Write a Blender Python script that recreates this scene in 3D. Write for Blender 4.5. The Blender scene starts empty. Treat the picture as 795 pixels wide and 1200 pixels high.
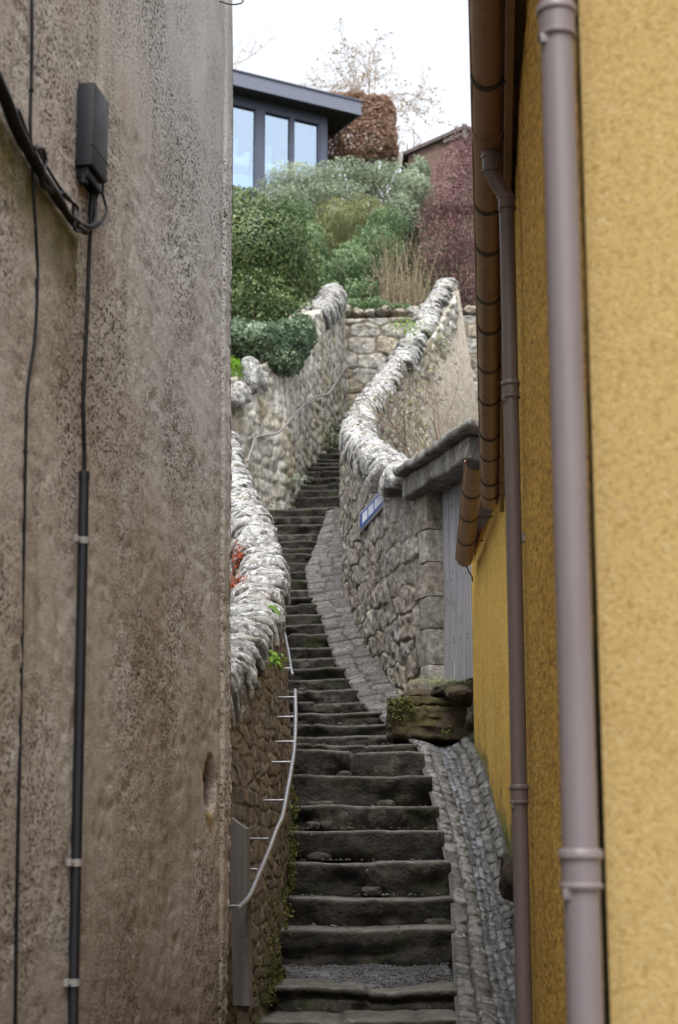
import bpy, bmesh, math, random
import numpy as np
from mathutils import Vector, Matrix

random.seed(7)
RNG = np.random.default_rng(11)
SC = bpy.context.scene
COL = SC.collection
EYE = 1.6                      # eye height over the street
F, CX, CY = 1950.0, 397.5, 600.0
PITCH = math.atan2(400.0, F)
CP, SP = math.cos(PITCH), math.sin(PITCH)


def at(px, py, Y):
    """point at depth Y (metres ahead of the viewpoint) seen at photo position px, py"""
    u, v = (px - CX) / F, (CY - py) / F
    d = Vector((u, CP - v * SP, SP + v * CP))
    d *= Y / d.y
    return Vector((d.x, d.y, d.z + EYE))


# ------------------------------------------------------------------ noise
def _h(ix, iy, iz, s):
    n = (ix * 374761393 + iy * 668265263 + iz * 2147483647 + s * 1274126177) & 0xFFFFFFFF
    n = ((n ^ (n >> 13)) * 1274126177) & 0xFFFFFFFF
    return ((n ^ (n >> 16)) & 0xFFFF) / 65535.0


def vnoise(p, seed=0):
    p = np.asarray(p, float)
    i = np.floor(p).astype(np.int64)
    f = p - i
    f = f * f * (3 - 2 * f)
    r = 0
    for dx in (0, 1):
        for dy in (0, 1):
            for dz in (0, 1):
                w = (f[..., 0] if dx else 1 - f[..., 0]) * (f[..., 1] if dy else 1 - f[..., 1]) * (f[..., 2] if dz else 1 - f[..., 2])
                r = r + w * _h(i[..., 0] + dx, i[..., 1] + dy, i[..., 2] + dz, seed)
    return r * 2 - 1


def fbm(p, octv=3, seed=0):
    a, r, t = 1.0, 0, 0
    p = np.asarray(p, float)
    for k in range(octv):
        r = r + a * vnoise(p * (2.03 ** k) + 17.3 * k, seed + k)
        t += a
        a *= .5
    return r / t


def sstep(a, b, x):
    t = np.clip((x - a) / (b - a), 0, 1)
    return t * t * (3 - 2 * t)


def spline(pts, n):
    """Catmull-Rom through rows of pts, n samples"""
    p = np.array([list(q) for q in pts], float)
    if len(p) == 2:
        t = np.linspace(0, 1, n)[:, None]
        return p[0] * (1 - t) + p[1] * t
    e = np.vstack([2 * p[0] - p[1], p, 2 * p[-1] - p[-2]])
    u = np.linspace(0, len(p) - 1 - 1e-9, n)
    i = u.astype(int)
    t = (u - i)[:, None]
    a, b, c, d = e[i], e[i + 1], e[i + 2], e[i + 3]
    return .5 * (2 * b + (c - a) * t + (2 * a - 5 * b + 4 * c - d) * t ** 2 + (3 * b - a - 3 * c + d) * t ** 3)


def arcspline(pts, step):
    q = spline(pts, 400)
    s = np.concatenate([[0], np.cumsum(np.linalg.norm(np.diff(q[:, :3], axis=0), axis=1))])
    n = max(2, int(s[-1] / step) + 1)
    t = np.linspace(0, s[-1], n)
    return np.stack([np.interp(t, s, q[:, k]) for k in range(q.shape[1])], 1), t


# ------------------------------------------------------------------ mesh helpers
def link(name, me, mat=None, parent=None):
    o = bpy.data.objects.new(name, me)
    COL.objects.link(o)
    if parent is not None:
        o.parent = parent
        o.matrix_parent_inverse = parent.matrix_world.inverted()
    if mat is not None:
        for m in (mat if isinstance(mat, (list, tuple)) else [mat]):
            me.materials.append(m)
    return o


def mesh(name, v, f, mat=None, parent=None, smooth=False, attrs=None, mi=None):
    me = bpy.data.meshes.new(name)
    me.from_pydata([tuple(map(float, q)) for q in v], [], [tuple(map(int, q)) for q in f])
    if attrs:
        for k, a in attrs.items():
            at_ = me.attributes.new(k, 'FLOAT', 'POINT')
            at_.data.foreach_set('value', np.asarray(a, np.float32))
    if smooth:
        me.polygons.foreach_set('use_smooth', [True] * len(me.polygons))
    if mi is not None:
        me.polygons.foreach_set('material_index', mi)
    me.update()
    return link(name, me, mat, parent)


class MB:
    """collects shapes, then links them as one mesh object"""
    def __init__(self):
        self.v, self.f, self.n = [], [], 0

    def add(self, v, f):
        self.v.extend([tuple(q) for q in v])
        self.f.extend([tuple(i + self.n for i in q) for q in f])
        self.n += len(v)

    def box(self, c, sx, sy, sz, M=None, b=0.0):
        bm = bmesh.new()
        bmesh.ops.create_cube(bm, size=1)
        for q in bm.verts:
            q.co = Vector((q.co.x * sx, q.co.y * sy, q.co.z * sz))
        if b > 0:
            bmesh.ops.bevel(bm, geom=list(bm.edges), offset=b, segments=2, affect='EDGES', profile=.6)
        M = M or Matrix.Identity(3)
        c = Vector(c)
        self.add([tuple(c + M @ q.co) for q in bm.verts], [[q.index for q in fc.verts] for fc in bm.faces])
        bm.free()

    def tube(self, pts, r, seg=10, cap=True):
        p = [Vector(q) for q in pts]
        n = len(p)
        rr = r if hasattr(r, '__len__') else [r] * n
        V, Fc = [], []
        up = Vector((0, 0, 1))
        t0 = (p[1] - p[0]).normalized()
        a = t0.cross(up)
        if a.length < .1:
            a = t0.cross(Vector((1, 0, 0)))
        a.normalize()
        for i in range(n):
            t = (p[min(i + 1, n - 1)] - p[max(i - 1, 0)]).normalized()
            a = (a - t * a.dot(t)).normalized()
            b = t.cross(a)
            for k in range(seg):
                g = 2 * math.pi * k / seg
                V.append(p[i] + (a * math.cos(g) + b * math.sin(g)) * rr[i])
        for i in range(n - 1):
            for k in range(seg):
                k2 = (k + 1) % seg
                Fc.append((i * seg + k, i * seg + k2, (i + 1) * seg + k2, (i + 1) * seg + k))
        if cap:
            Fc.append(tuple(range(seg))[::-1])
            Fc.append(tuple((n - 1) * seg + k for k in range(seg)))
        self.add(V, Fc)

    def prism(self, outline, z0, z1):
        n = len(outline)
        V = [(x, y, z0) for x, y in outline] + [(x, y, z1) for x, y in outline]
        Fc = [tuple(range(n))[::-1], tuple(range(n, 2 * n))]
        for i in range(n):
            j = (i + 1) % n
            Fc.append((i, j, n + j, n + i))
        self.add(V, Fc)

    def build(self, name, mat=None, parent=None, smooth=False, bevel=0, angle=40):
        o = mesh(name, self.v, self.f, mat, parent)
        bm = bmesh.new()
        bm.from_mesh(o.data)
        bmesh.ops.recalc_face_normals(bm, faces=bm.faces)
        if smooth:
            for fc in bm.faces:
                fc.smooth = True
            for e in bm.edges:
                if len(e.link_faces) == 2 and e.calc_face_angle(0) > math.radians(angle):
                    e.smooth = False
        bm.to_mesh(o.data)
        bm.free()
        return o


def tag(o, label=None, cat=None, group=None, kind=None):
    if label: o['label'] = label
    if cat: o['category'] = cat
    if group: o['group'] = group
    if kind: o['kind'] = kind
    return o


def empty(name, loc=(0, 0, 0)):
    o = bpy.data.objects.new(name, None)
    o.empty_display_size = .1
    COL.objects.link(o)
    o.location = loc
    bpy.context.view_layer.update()
    return o


def frame(t, up=Vector((0, 0, 1))):
    """3x3 with x along t (horizontal), y across, z up"""
    x = Vector(t).normalized()
    y = up.cross(x).normalized()
    z = x.cross(y)
    return Matrix((x, y, z)).transposed()


# ------------------------------------------------------------------ materials
class NT:
    def __init__(self, name):
        self.m = bpy.data.materials.new(name)
        self.m.use_nodes = True
        self.t = self.m.node_tree
        self.b = self.t.nodes['Principled BSDF']
        self.tc = self.t.nodes.new('ShaderNodeTexCoord')

    def n(self, typ, **kw):
        x = self.t.nodes.new('ShaderNode' + typ)
        for k, v in kw.items():
            setattr(x, k, v)
        return x

    def put(self, sock, v):
        if isinstance(v, bpy.types.NodeSocket):
            self.t.links.new(v, sock)
        elif isinstance(v, (tuple, list)) and len(v) == 3 and sock.type == 'RGBA':
            sock.default_value = (*v, 1)
        else:
            sock.default_value = v

    @property
    def pos(self):
        return self.tc.outputs['Object']

    def scaled(self, sx, sy, sz, rot=(0, 0, 0)):
        x = self.n('Mapping')
        x.inputs['Scale'].default_value = (sx, sy, sz)
        x.inputs['Rotation'].default_value = rot
        self.put(x.inputs['Vector'], self.pos)
        return x.outputs[0]

    def noise(self, scale, detail=4, rough=.6, vec=None, dist=0):
        x = self.n('TexNoise')
        self.put(x.inputs['Vector'], vec or self.pos)
        x.inputs['Scale'].default_value = scale
        x.inputs['Detail'].default_value = detail
        x.inputs['Roughness'].default_value = rough
        x.inputs['Distortion'].default_value = dist
        return x.outputs[0]

    def voro(self, scale, vec=None, feature='F1', out=0):
        x = self.n('TexVoronoi', feature=feature)
        self.put(x.inputs['Vector'], vec or self.pos)
        x.inputs['Scale'].default_value = scale
        return x.outputs[out]

    def attr(self, name):
        x = self.n('Attribute', attribute_name=name)
        return x.outputs['Fac']

    def step(self, v, a, b):
        x = self.n('MapRange', interpolation_type='SMOOTHSTEP')
        self.put(x.inputs['Value'], v)
        x.inputs['From Min'].default_value = a
        x.inputs['From Max'].default_value = b
        return x.outputs[0]

    def math(self, op, a, b=0.0):
        x = self.n('Math', operation=op)
        self.put(x.inputs[0], a)
        self.put(x.inputs[1], b)
        return x.outputs[0]

    def mix(self, fac, a, b, mode='MIX'):
        x = self.n('Mix', data_type='RGBA', blend_type=mode)
        self.put(x.inputs[0], fac)
        self.put(x.inputs[6], a)
        self.put(x.inputs[7], b)
        return x.outputs[2]

    def ramp(self, v, stops):
        x = self.n('ValToRGB')
        self.put(x.inputs[0], v)
        e = x.color_ramp.elements
        while len(e) < len(stops):
            e.new(.5)
        for k, (p, c) in enumerate(stops):
            e[k].position = p
            e[k].color = (*c, 1)
        return x.outputs[0]

    def bump(self, h, strength=.5, dist=.01, normal=None):
        x = self.n('Bump')
        self.put(x.inputs['Height'], h)
        x.inputs['Strength'].default_value = strength
        x.inputs['Distance'].default_value = dist
        if normal is not None:
            self.put(x.inputs['Normal'], normal)
        return x.outputs[0]

    def out(self, color=None, rough=.9, bump=None, metal=0, spec=.3, **kw):
        if color is not None: self.put(self.b.inputs['Base Color'], color)
        self.put(self.b.inputs['Roughness'], rough)
        self.put(self.b.inputs['Metallic'], metal)
        self.put(self.b.inputs['Specular IOR Level'], spec)
        if bump is not None: self.put(self.b.inputs['Normal'], bump)
        for k, v in kw.items():
            self.put(self.b.inputs[k.replace('_', ' ')], v)
        return self.m


def xyz(n):
    s = n.n('SeparateXYZ')
    n.put(s.inputs[0], n.pos)
    return s.outputs


def m_plain(name, c, rough=.5, metal=0, var=.12, scale=20, spec=.4, bump=.1):
    n = NT(name)
    k = n.noise(scale, 5)
    dark = tuple(q * (1 - 2 * var) for q in c)
    lite = tuple(min(1, q * (1 + 2 * var)) for q in c)
    col = n.ramp(k, [(.25, dark), (.75, lite)])
    return n.out(col, rough, n.bump(n.noise(scale * 3, 3), bump, .004), metal, spec)


def m_harl_grey():
    n = NT('grey_harl')
    big = n.noise(1.3, 5, .62)
    streak = n.noise(1, 5, .6, n.scaled(9, 9, 1.1))
    c = n.ramp(big, [(.28, (.37, .305, .24)), (.5, (.49, .43, .37)), (.72, (.57, .53, .48))])
    c = n.mix(n.math('MULTIPLY', n.step(streak, .50, .76), .5), c, (.26, .205, .155))
    c = n.mix(n.step(n.noise(3.1, 4), .56, .72), c, (.57, .535, .49))
    z = xyz(n)
    # wall weathers grey towards the far top, with the brighter sky light painted in
    far = n.math('MULTIPLY', n.step(n.math('ADD', z[1], n.math('MULTIPLY', n.math('SUBTRACT', n.noise(1.5, 4), .5), 1.3)), 4.2, 5.3), n.step(n.math('ADD', z[2], n.noise(1.3, 3)), 2.3, 3.6))
    c = n.mix(n.math('MULTIPLY', far, .85), c, n.ramp(n.noise(2.6, 5), [(.3, (.46, .445, .43)), (.7, (.66, .65, .64))]))
    low = n.math('MULTIPLY', n.step(n.math('ADD', z[2], n.math('MULTIPLY', n.noise(2.2), .9)), 2.55, 1.0), .82)  # dirt low on the wall, with the alley's light falloff painted in
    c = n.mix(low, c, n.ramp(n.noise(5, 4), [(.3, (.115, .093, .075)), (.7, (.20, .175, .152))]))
    # pits where the dash has weathered out, more of them in some patches
    dense = n.step(n.math('ADD', n.noise(1.5, 3), n.math('MULTIPLY', n.math('SUBTRACT', n.noise(1, 4, .6, n.scaled(6, 6, .6)), .5), .5)), .38, .62)
    pit = n.noise(84, 4, .72, n.scaled(.8, .8, 1.25))
    pits = n.math('MULTIPLY', n.step(pit, .53, .585), n.math('ADD', n.math('MULTIPLY', dense, .8), .18))
    pit2 = n.math('MULTIPLY', n.step(n.noise(30, 3, .6, n.scaled(.5, .5, 1)), .58, .66), dense)
    pits = n.math('MAXIMUM', pits, n.math('MULTIPLY', pit2, .45))
    c = n.mix(pits, c, n.ramp(n.noise(14, 3), [(.35, (.025, .019, .015)), (.65, (.10, .06, .036))]))
    peb = n.step(n.noise(120, 3, .65), .59, .66)
    c = n.mix(n.math('MULTIPLY', peb, .6), c, (.66, .63, .59))
    c = n.mix(n.math('MULTIPLY', n.attr('stain'), .95), c, n.ramp(n.noise(16, 3), [(.3, (.07, .068, .012)), (.7, (.16, .13, .03))]))
    c = n.mix(n.attr('hole'), c, (.022, .012, .007))
    c = n.mix(n.attr('patch'), c, (.30, .21, .10))
    h = n.math('SUBTRACT', n.noise(120, 4, .7), n.math('MULTIPLY', pits, .8))
    return n.out(c, .95, n.bump(h, .75, .009), 0, .15)


def m_ochre(name, moss=False, tint=1.0, grain=.6, blue=1.0, green=1.0, even=0.0, dirt_shade=False):
    n = NT(name)
    q0, q1, q2 = (.46, .315, .110), (.52, .375, .14), (.555, .42, .18)
    q0, q2 = tuple(x + (y - x) * even for x, y in zip(q0, q1)), tuple(x + (y - x) * even for x, y in zip(q2, q1))
    c = n.ramp(n.noise(1.6, 5), [(p_, (q_[0] * tint, q_[1] * tint * green, q_[2] * tint * blue)) for p_, q_ in ((.3, q0), (.55, q1), (.8, q2))])
    gv = n.scaled(.3, .3, 1) if dirt_shade else n.pos
    g = n.noise(95, 5, .72, gv)
    c = n.mix(n.math('MULTIPLY', n.step(g, .50, .36), .75 if even < .5 else .5), c, (.24, .135, .03))
    c = n.mix(n.math('MULTIPLY', n.step(n.noise(60, 5, .75, gv), .48, .62), grain), c, (.27, .16, .04))
    c = n.mix(n.math('MULTIPLY', n.step(n.noise(70, 3, .7), .56, .66), .45), c, (.62 * tint, .49 * tint, .27 * blue))
    c = n.mix(n.math('MULTIPLY', n.step(n.noise(1, 4, .6, n.scaled(5, 5, .5)), .5, .72), .45 * (1 - even)), c, (.36, .19, .035))
    if moss:
        z = xyz(n)
        ln = n.math('SUBTRACT', z[2], n.math('MULTIPLY', n.math('SUBTRACT', z[1], 9.5), .42))
        k = n.math('ADD', ln, n.math('MULTIPLY', n.noise(4.5, 4), .7))
        c = n.mix(n.step(k, 2.05, 1.78), c, n.ramp(n.noise(7, 4), [(.4, (.16, .14, .09)), (.52, (.13, .15, .035)), (.68, (.33, .28, .15))]))
    if dirt_shade:
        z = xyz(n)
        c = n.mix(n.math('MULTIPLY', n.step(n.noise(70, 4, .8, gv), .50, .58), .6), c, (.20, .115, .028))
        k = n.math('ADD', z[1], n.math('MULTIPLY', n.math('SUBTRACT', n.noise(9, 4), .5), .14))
        c = n.mix(n.step(k, 2.80, 2.69), c, n.ramp(n.noise(9, 3), [(.45, (.022, .017, .012)), (.62, (.03, .036, .012))]))  # dark shadow gap behind the downpipe painted in, along with grime
    h = n.math('ADD', g, n.math('MULTIPLY', n.voro(130), -.5))
    return n.out(c, .95, n.bump(h, .3, .005), 0, .1)


def m_rubble(name, stones, mortar, lichen=.3, lichen_col=(.52, .52, .49), moss=0.0, streak=0.0, streak_col=(.6, .6, .56)):
    n = NT(name)
    s = n.attr('stone')
    c = n.ramp(s, [(k / (len(stones) - 1), q) for k, q in enumerate(stones)])
    k = n.noise(9, 6, .68)
    c = n.mix(n.step(k, .58, .36), c, n.mix(.55, c, (.03, .027, .023)))
    c = n.mix(n.step(n.noise(26, 4, .7), .60, .40), c, n.mix(.45, c, (.06, .05, .04)))
    j = n.attr('joint')
    mc = n.ramp(n.noise(20, 4), [(.3, tuple(q * .6 for q in mortar)), (.7, mortar)])
    c = n.mix(j, mc, c)
    if streak:
        v = n.noise(1, 5, .65, n.scaled(7, 7, 1.3))
        f = n.math('MULTIPLY', n.step(v, .42, .62), streak)
        c = n.mix(f, c, streak_col)
        f2 = n.math('MULTIPLY', n.step(n.noise(1.1, 3), .48, .66), .6 * streak)
        c = n.mix(f2, c, (.34, .29, .17))
    l = n.step(n.noise(13, 6, .74), .60, .68)
    c = n.mix(n.math('MULTIPLY', l, lichen), c, lichen_col)
    l2 = n.step(n.noise(34, 4, .7), .62, .68)
    c = n.mix(n.math('MULTIPLY', l2, lichen), c, lichen_col)
    if moss:
        f = n.math('MULTIPLY', n.math('MULTIPLY', n.step(n.noise(5, 5, .65), .45, .62), n.step(n.attr('vpos'), .42, .08)), moss)
        c = n.mix(f, c, n.ramp(n.noise(22, 3), [(.35, (.035, .045, .012)), (.7, (.10, .105, .022))]))
    h = n.math('ADD', n.noise(45, 5, .7), n.math('MULTIPLY', n.noise(12, 3), .8))
    return n.out(c, .95, n.bump(h, .75, .016), 0, .15)


def m_coping(name, light=1.0, browns=.2):
    n = NT(name)
    s = n.attr('stone')
    c = n.ramp(s, [(0, (.25 * light, .25 * light, .245 * light)), (.5, (.42 * light, .425 * light, .42 * light)), (1, (.33 * light, .31 * light, .275 * light))])
    k = n.noise(18, 6, .72)
    c = n.mix(n.step(k, .53, .40), c, (.115, .106, .094))
    c = n.mix(n.math('MULTIPLY', n.step(n.noise(26, 5, .72), .52, .62), .9), c, (.66 * light, .67 * light, .67 * light))
    c = n.mix(n.math('MULTIPLY', n.step(n.noise(5, 4), .56, .68), browns), c, (.20, .155, .095))
    c = n.mix(n.attr('joint'), (.06, .054, .046), c)
    h = n.math('ADD', n.noise(60, 5, .75), n.math('MULTIPLY', n.noise(20, 4), .8))
    return n.out(c, .95, n.bump(h, .9, .014), 0, .15)


def m_step():
    n = NT('step_stone')
    c = n.ramp(n.noise(4, 6, .66), [(.28, (.005, .0045, .0036)), (.5, (.013, .0115, .0095)), (.72, (.042, .037, .030))])
    g = n.n('NewGeometry')
    s = n.n('SeparateXYZ')
    n.put(s.inputs[0], g.outputs['Normal'])
    # worn treads with caught sky light painted in, damp algae on the risers
    c = n.mix(n.math('MULTIPLY', n.step(n.noise(7, 5, .7), .46, .62), n.math('MULTIPLY', n.attr('tone'), .85)), c, n.ramp(n.noise(19, 4), [(.3, (.05, .043, .034)), (.7, (.13, .115, .095))]))
    c = n.mix(n.math('MULTIPLY', n.attr('wear_light'), .85), c, n.ramp(n.noise(22, 4), [(.3, (.07, .064, .056)), (.7, (.21, .198, .18))]))
    f = n.math('MULTIPLY', n.step(n.noise(3.2, 5, .65), .52, .68), n.math('SUBTRACT', 1.0, n.math('MULTIPLY', n.attr('wear_light'), .7)))
    c = n.mix(n.math('MULTIPLY', f, .75), c, n.ramp(n.noise(30, 3), [(.35, (.012, .016, .005)), (.7, (.040, .048, .009))]))
    c = n.mix(n.math('MULTIPLY', n.step(n.noise(40, 4, .7), .64, .72), .5), c, (.24, .23, .21))
    h = n.math('ADD', n.math('MULTIPLY', n.noise(45, 4, .6), .5), n.math('MULTIPLY', n.noise(11, 4), 1.4))
    return n.out(c, .85, n.bump(h, .8, .024), 0, .3)


def m_cobble(name, a, b, wet=.6):
    n = NT(name)
    c = n.ramp(n.attr('stone'), [(0, a), (.6, b), (1, tuple(q * 1.35 for q in b))])
    c = n.mix(n.step(n.noise(30, 5, .7), .55, .38), c, tuple(q * .45 for q in a))
    c = n.mix(n.math('MULTIPLY', n.step(n.noise(5, 4), .55, .7), .3), c, (.07, .075, .035))
    c = n.mix(n.attr('joint'), (.040, .036, .030), c)
    h = n.math('ADD', n.noise(70, 4, .7), n.noise(18, 3))
    return n.out(c, wet, n.bump(h, .5, .008), 0, .45)


def m_leaf(name, cols, trans=.25, rough=.5):
    n = NT(name)
    c = n.ramp(n.attr('tint'), [(k / (len(cols) - 1), q) for k, q in enumerate(cols)])
    n.out(c, rough, None, 0, .35)
    tr = n.n('BsdfTranslucent')
    n.put(tr.inputs['Color'], c)
    mx = n.n('MixShader')
    mx.inputs[0].default_value = trans
    n.t.links.new(n.b.outputs[0], mx.inputs[1])
    n.t.links.new(tr.outputs[0], mx.inputs[2])
    n.t.links.new(mx.outputs[0], n.t.nodes['Material Output'].inputs['Surface'])
    return n.m


def m_wood(name, cols, axis_scale=(40, 40, 1.5), rough=.85, nails=False):
    n = NT(name)
    g = n.noise(1, 6, .65, n.scaled(*axis_scale))
    c = n.ramp(g, [(.3, cols[0]), (.5, cols[1]), (.72, cols[2])])
    c = n.mix(n.math('MULTIPLY', n.step(n.noise(4, 4), .54, .7), .5), c, cols[0])
    return n.out(c, rough, n.bump(g, .4, .004), 0, .2)


def m_brick(name):
    n = NT(name)
    b = n.n('TexBrick')
    n.put(b.inputs['Vector'], n.scaled(1, 1, 1, (math.radians(90), 0, 0)))
    b.inputs['Scale'].default_value = 4.4
    n.put(b.inputs['Color1'], (.095, .05, .04))
    n.put(b.inputs['Color2'], (.15, .085, .07))
    n.put(b.inputs['Mortar'], (.17, .15, .135))
    c = n.mix(.4, b.outputs[0], n.ramp(n.noise(6, 4), [(.3, (.06, .045, .04)), (.7, (.25, .18, .15))]))
    return n.out(c, .9, n.bump(n.noise(40), .4, .01), 0, .2)


def m_pipe(name, c, dirt_shade, rough=.38, dust=.35):
    n = NT(name)
    k = n.noise(1, 5, .6, n.scaled(14, 14, 2.2))
    col = n.mix(n.math('MULTIPLY', n.step(k, .48, .72), dust), c, dirt_shade)
    col = n.mix(n.math('MULTIPLY', n.step(n.noise(90, 3), .66, .72), .6), col, dirt_shade)
    return n.out(col, n.math('ADD', n.math('MULTIPLY', n.noise(20), .25), rough - .1), n.bump(n.noise(60, 3), .08, .002), 0, .4)


def m_glass():
    n = NT('window_glass')
    g = n.n('BsdfGlossy')
    g.inputs['Roughness'].default_value = .02
    n.put(g.inputs['Color'], (.74, .87, 1.0))
    t = n.n('BsdfTransparent')
    n.put(t.inputs['Color'], (.80, .90, 1.0))
    mx = n.n('MixShader')
    mx.inputs[0].default_value = .36
    n.t.links.new(t.outputs[0], mx.inputs[1])
    n.t.links.new(g.outputs[0], mx.inputs[2])
    n.t.links.new(mx.outputs[0], n.t.nodes['Material Output'].inputs['Surface'])
    return n.m


def m_soil(name, cols):
    n = NT(name)
    c = n.ramp(n.noise(3, 6, .7), [(k / (len(cols) - 1) * .6 + .2, q) for k, q in enumerate(cols)])
    return n.out(c, 1, n.bump(n.noise(25, 5, .7), .8, .03), 0, .1)


M = {}
M['harl'] = m_harl_grey()
M['ochre'] = m_ochre('ochre_harl', even=.8, grain=.26, blue=1.12)
M['ochre_side'] = m_ochre('ochre_harl_grime_shade', tint=1.62, grain=.85, blue=.62, green=.90, dirt_shade=True)
M['ochre_far'] = m_ochre('ochre_harl_weathered', moss=True, tint=1.40, blue=.66, green=.92)
M['pipe'] = m_pipe('mauve_pipe_paint', (.172, .148, .156), (.11, .082, .074))
M['pipe2'] = m_pipe('brown_mauve_pipe_paint', (.15, .121, .119), (.075, .052, .046))
M['gutter'] = m_pipe('brown_gutter_plastic', (.29, .165, .10), (.11, .062, .036), .38, .45)
M['strap'] = m_plain('dark_strap_metal', (.045, .036, .032), .5)
M['black'] = m_plain('black_cable_rubber', (.006, .006, .007), .5, 0, .12, 20, .25)
M['boxblack'] = m_pipe('black_box_plastic', (.008, .010, .016), (.04, .032, .027), .5, .3)
M['conduit'] = m_pipe('black_conduit_plastic', (.008, .009, .014), (.028, .025, .025), .5, .3)
M['clip'] = m_plain('grey_clip_plastic', (.24, .225, .21), .6)
M['steel'] = m_plain('galvanised_steel', (.46, .46, .50), .38, .85, .15, 40)
M['rust'] = m_plain('weathered_rail_steel', (.27, .245, .245), .55, .5, .2, 40)
M['step'] = m_step()
M['cobble'] = m_cobble('path_cobble', (.075, .072, .068), (.125, .121, .115), .8)
M['sett'] = m_cobble('channel_sett', (.085, .085, .083), (.15, .15, .147), .6)
M['wetsett'] = m_cobble('damp_channel_sett', (.078, .084, .096), (.14, .15, .168), .34)
M['low_wall'] = m_rubble('brown_rubble', [(.19, .15, .11), (.27, .22, .16), (.17, .15, .13), (.23, .18, .12)], (.155, .125, .09), .45, (.36, .31, .23), 1.0)
M['wall_a'] = m_rubble('grey_rubble', [(.28, .26, .23), (.44, .42, .39), (.35, .31, .255), (.52, .49, .44)], (.38, .33, .25), .6, (.58, .57, .54), .25)
M['limewash'] = m_rubble('limewashed_rubble', [(.34, .31, .25), (.44, .42, .37), (.30, .26, .19)], (.40, .37, .30), .75, (.70, .70, .66), .85, .8, (.60, .595, .54))
M['gardenlime'] = m_rubble('limewashed_garden_rubble', [(.26, .235, .19), (.36, .335, .29), (.22, .19, .145)], (.26, .235, .19), .9, (.70, .70, .67), .0, .75, (.60, .595, .56))
M['block'] = m_rubble('squared_rubble', [(.36, .345, .31), (.50, .48, .43), (.30, .27, .22), (.44, .39, .30)], (.19, .165, .12), .35, (.62, .62, .58), .3)
M['coping'] = m_coping('lichen_cope_stone')
M['coping_far'] = m_coping('weathered_cope_stone', .95, .45)
M['lintel'] = m_rubble('lintel_stone', [(.17, .162, .15), (.21, .198, .185)], (.09, .085, .08), .7, (.56, .56, .55), .0, .55, (.34, .34, .33))
M['mossy'] = m_rubble('mossy_block_stone', [(.05, .040, .028), (.085, .065, .042), (.045, .040, .032)], (.03, .026, .02), .5, (.17, .145, .105), .9)
M['door'] = m_wood('grey_door_boards', ((.16, .158, .168), (.28, .275, .292), (.38, .372, .39)), (45, 45, 1.6))
M['board'] = m_wood('grey_weathered_board', ((.12, .11, .10), (.155, .145, .132), (.19, .178, .165)), (60, 60, 2))
M['sign'] = m_plain('blue_enamel', (.055, .12, .36), .35, 0, .15, 12)
M['white'] = m_plain('white_enamel', (.78, .80, .84), .4, 0, .05)
M['signrim'] = m_plain('sign_edge_paint', (.42, .44, .48), .5)
M['frame'] = m_plain('dark_blue_grey_paint', (.075, .088, .13), .45, 0, .06)
M['fascia'] = m_plain('slate_grey_fascia', (.15, .165, .22), .5, 0, .08)
M['soffit'] = m_plain('dark_soffit', (.022, .022, .026), .7)
M['glass'] = m_glass()
M['eave'] = m_plain('brown_eave_paint', (.22, .135, .06), .7)
M['farbark'] = m_plain('hazed_twig_bark_far', (.33, .28, .24), .95, 0, .25, 30)  # far twigs painted paler for the bright blur of sky around them
M['room'] = m_plain('sky_reflection_blue_room', (.50, .62, .78), .8, 0, .03)  # painted blue to stand for sky reflected in the panes
M['chair'] = m_plain('white_upholstery', (.80, .80, .80), .8, 0, .04)
M['brick'] = m_brick('shed_brick')
M['slate'] = m_plain('slate_roofing', (.085, .07, .066), .8, 0, .3, 8)
M['bark'] = m_plain('dark_bark', (.075, .058, .048), .95, 0, .3, 30)
M['palebark'] = m_plain('pale_twig_bark', (.20, .155, .12), .95, 0, .25, 30)
M['soil'] = m_soil('bank_soil', [(.030, .026, .018), (.05, .052, .026), (.085, .075, .042)])
M['street'] = m_soil('street_surface', [(.06, .057, .052), (.10, .095, .088), (.15, .14, .13)])
M['gravel'] = m_soil('grey_gravel', [(.035, .030, .025), (.085, .084, .088), (.20, .205, .22)])
M['moss'] = m_leaf('moss_green', [(.03, .035, .010), (.07, .075, .016), (.13, .125, .03)], .1, .9)
L = dict(
    laurel=m_leaf('glossy_green_leaf', [(.022, .042, .016), (.065, .115, .038), (.16, .215, .075), (.38, .36, .16)], .22, .38),
    ivy=m_leaf('ivy_leaf', [(.026, .055, .03), (.085, .14, .075), (.20, .26, .16), (.31, .36, .23)], .2, .35),
    sage=m_leaf('grey_green_leaf', [(.12, .16, .10), (.25, .31, .205), (.38, .43, .32), (.42, .45, .33)], .3, .6),
    lime=m_leaf('yellow_green_leaf', [(.16, .19, .09), (.29, .31, .14), (.42, .41, .21)], .35, .6),
    mid=m_leaf('mid_green_leaf', [(.09, .15, .07), (.17, .26, .12), (.29, .37, .20)], .3, .5),
    straw=m_leaf('dry_stem', [(.20, .15, .10), (.32, .26, .17), (.42, .36, .25)], .2, .8),
    purple=m_leaf('purple_leaf', [(.11, .055, .056), (.19, .095, .098), (.27, .17, .16), (.23, .19, .165)], .25, .6),
    beech=m_leaf('russet_beech_leaf', [(.17, .095, .063), (.30, .185, .13), (.43, .30, .22), (.52, .40, .31)], .3, .6),
    tan=m_leaf('tan_dead_leaf', [(.24, .17, .10), (.38, .29, .18), (.48, .39, .25)], .4, .7),
    red=m_leaf('red_stonecrop_leaf', [(.28, .035, .02), (.50, .085, .03), (.42, .17, .06)], .25, .5),
    bright=m_leaf('bright_green_leaf', [(.10, .21, .02), (.20, .37, .03), (.30, .46, .07)], .4, .5),
)

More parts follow.
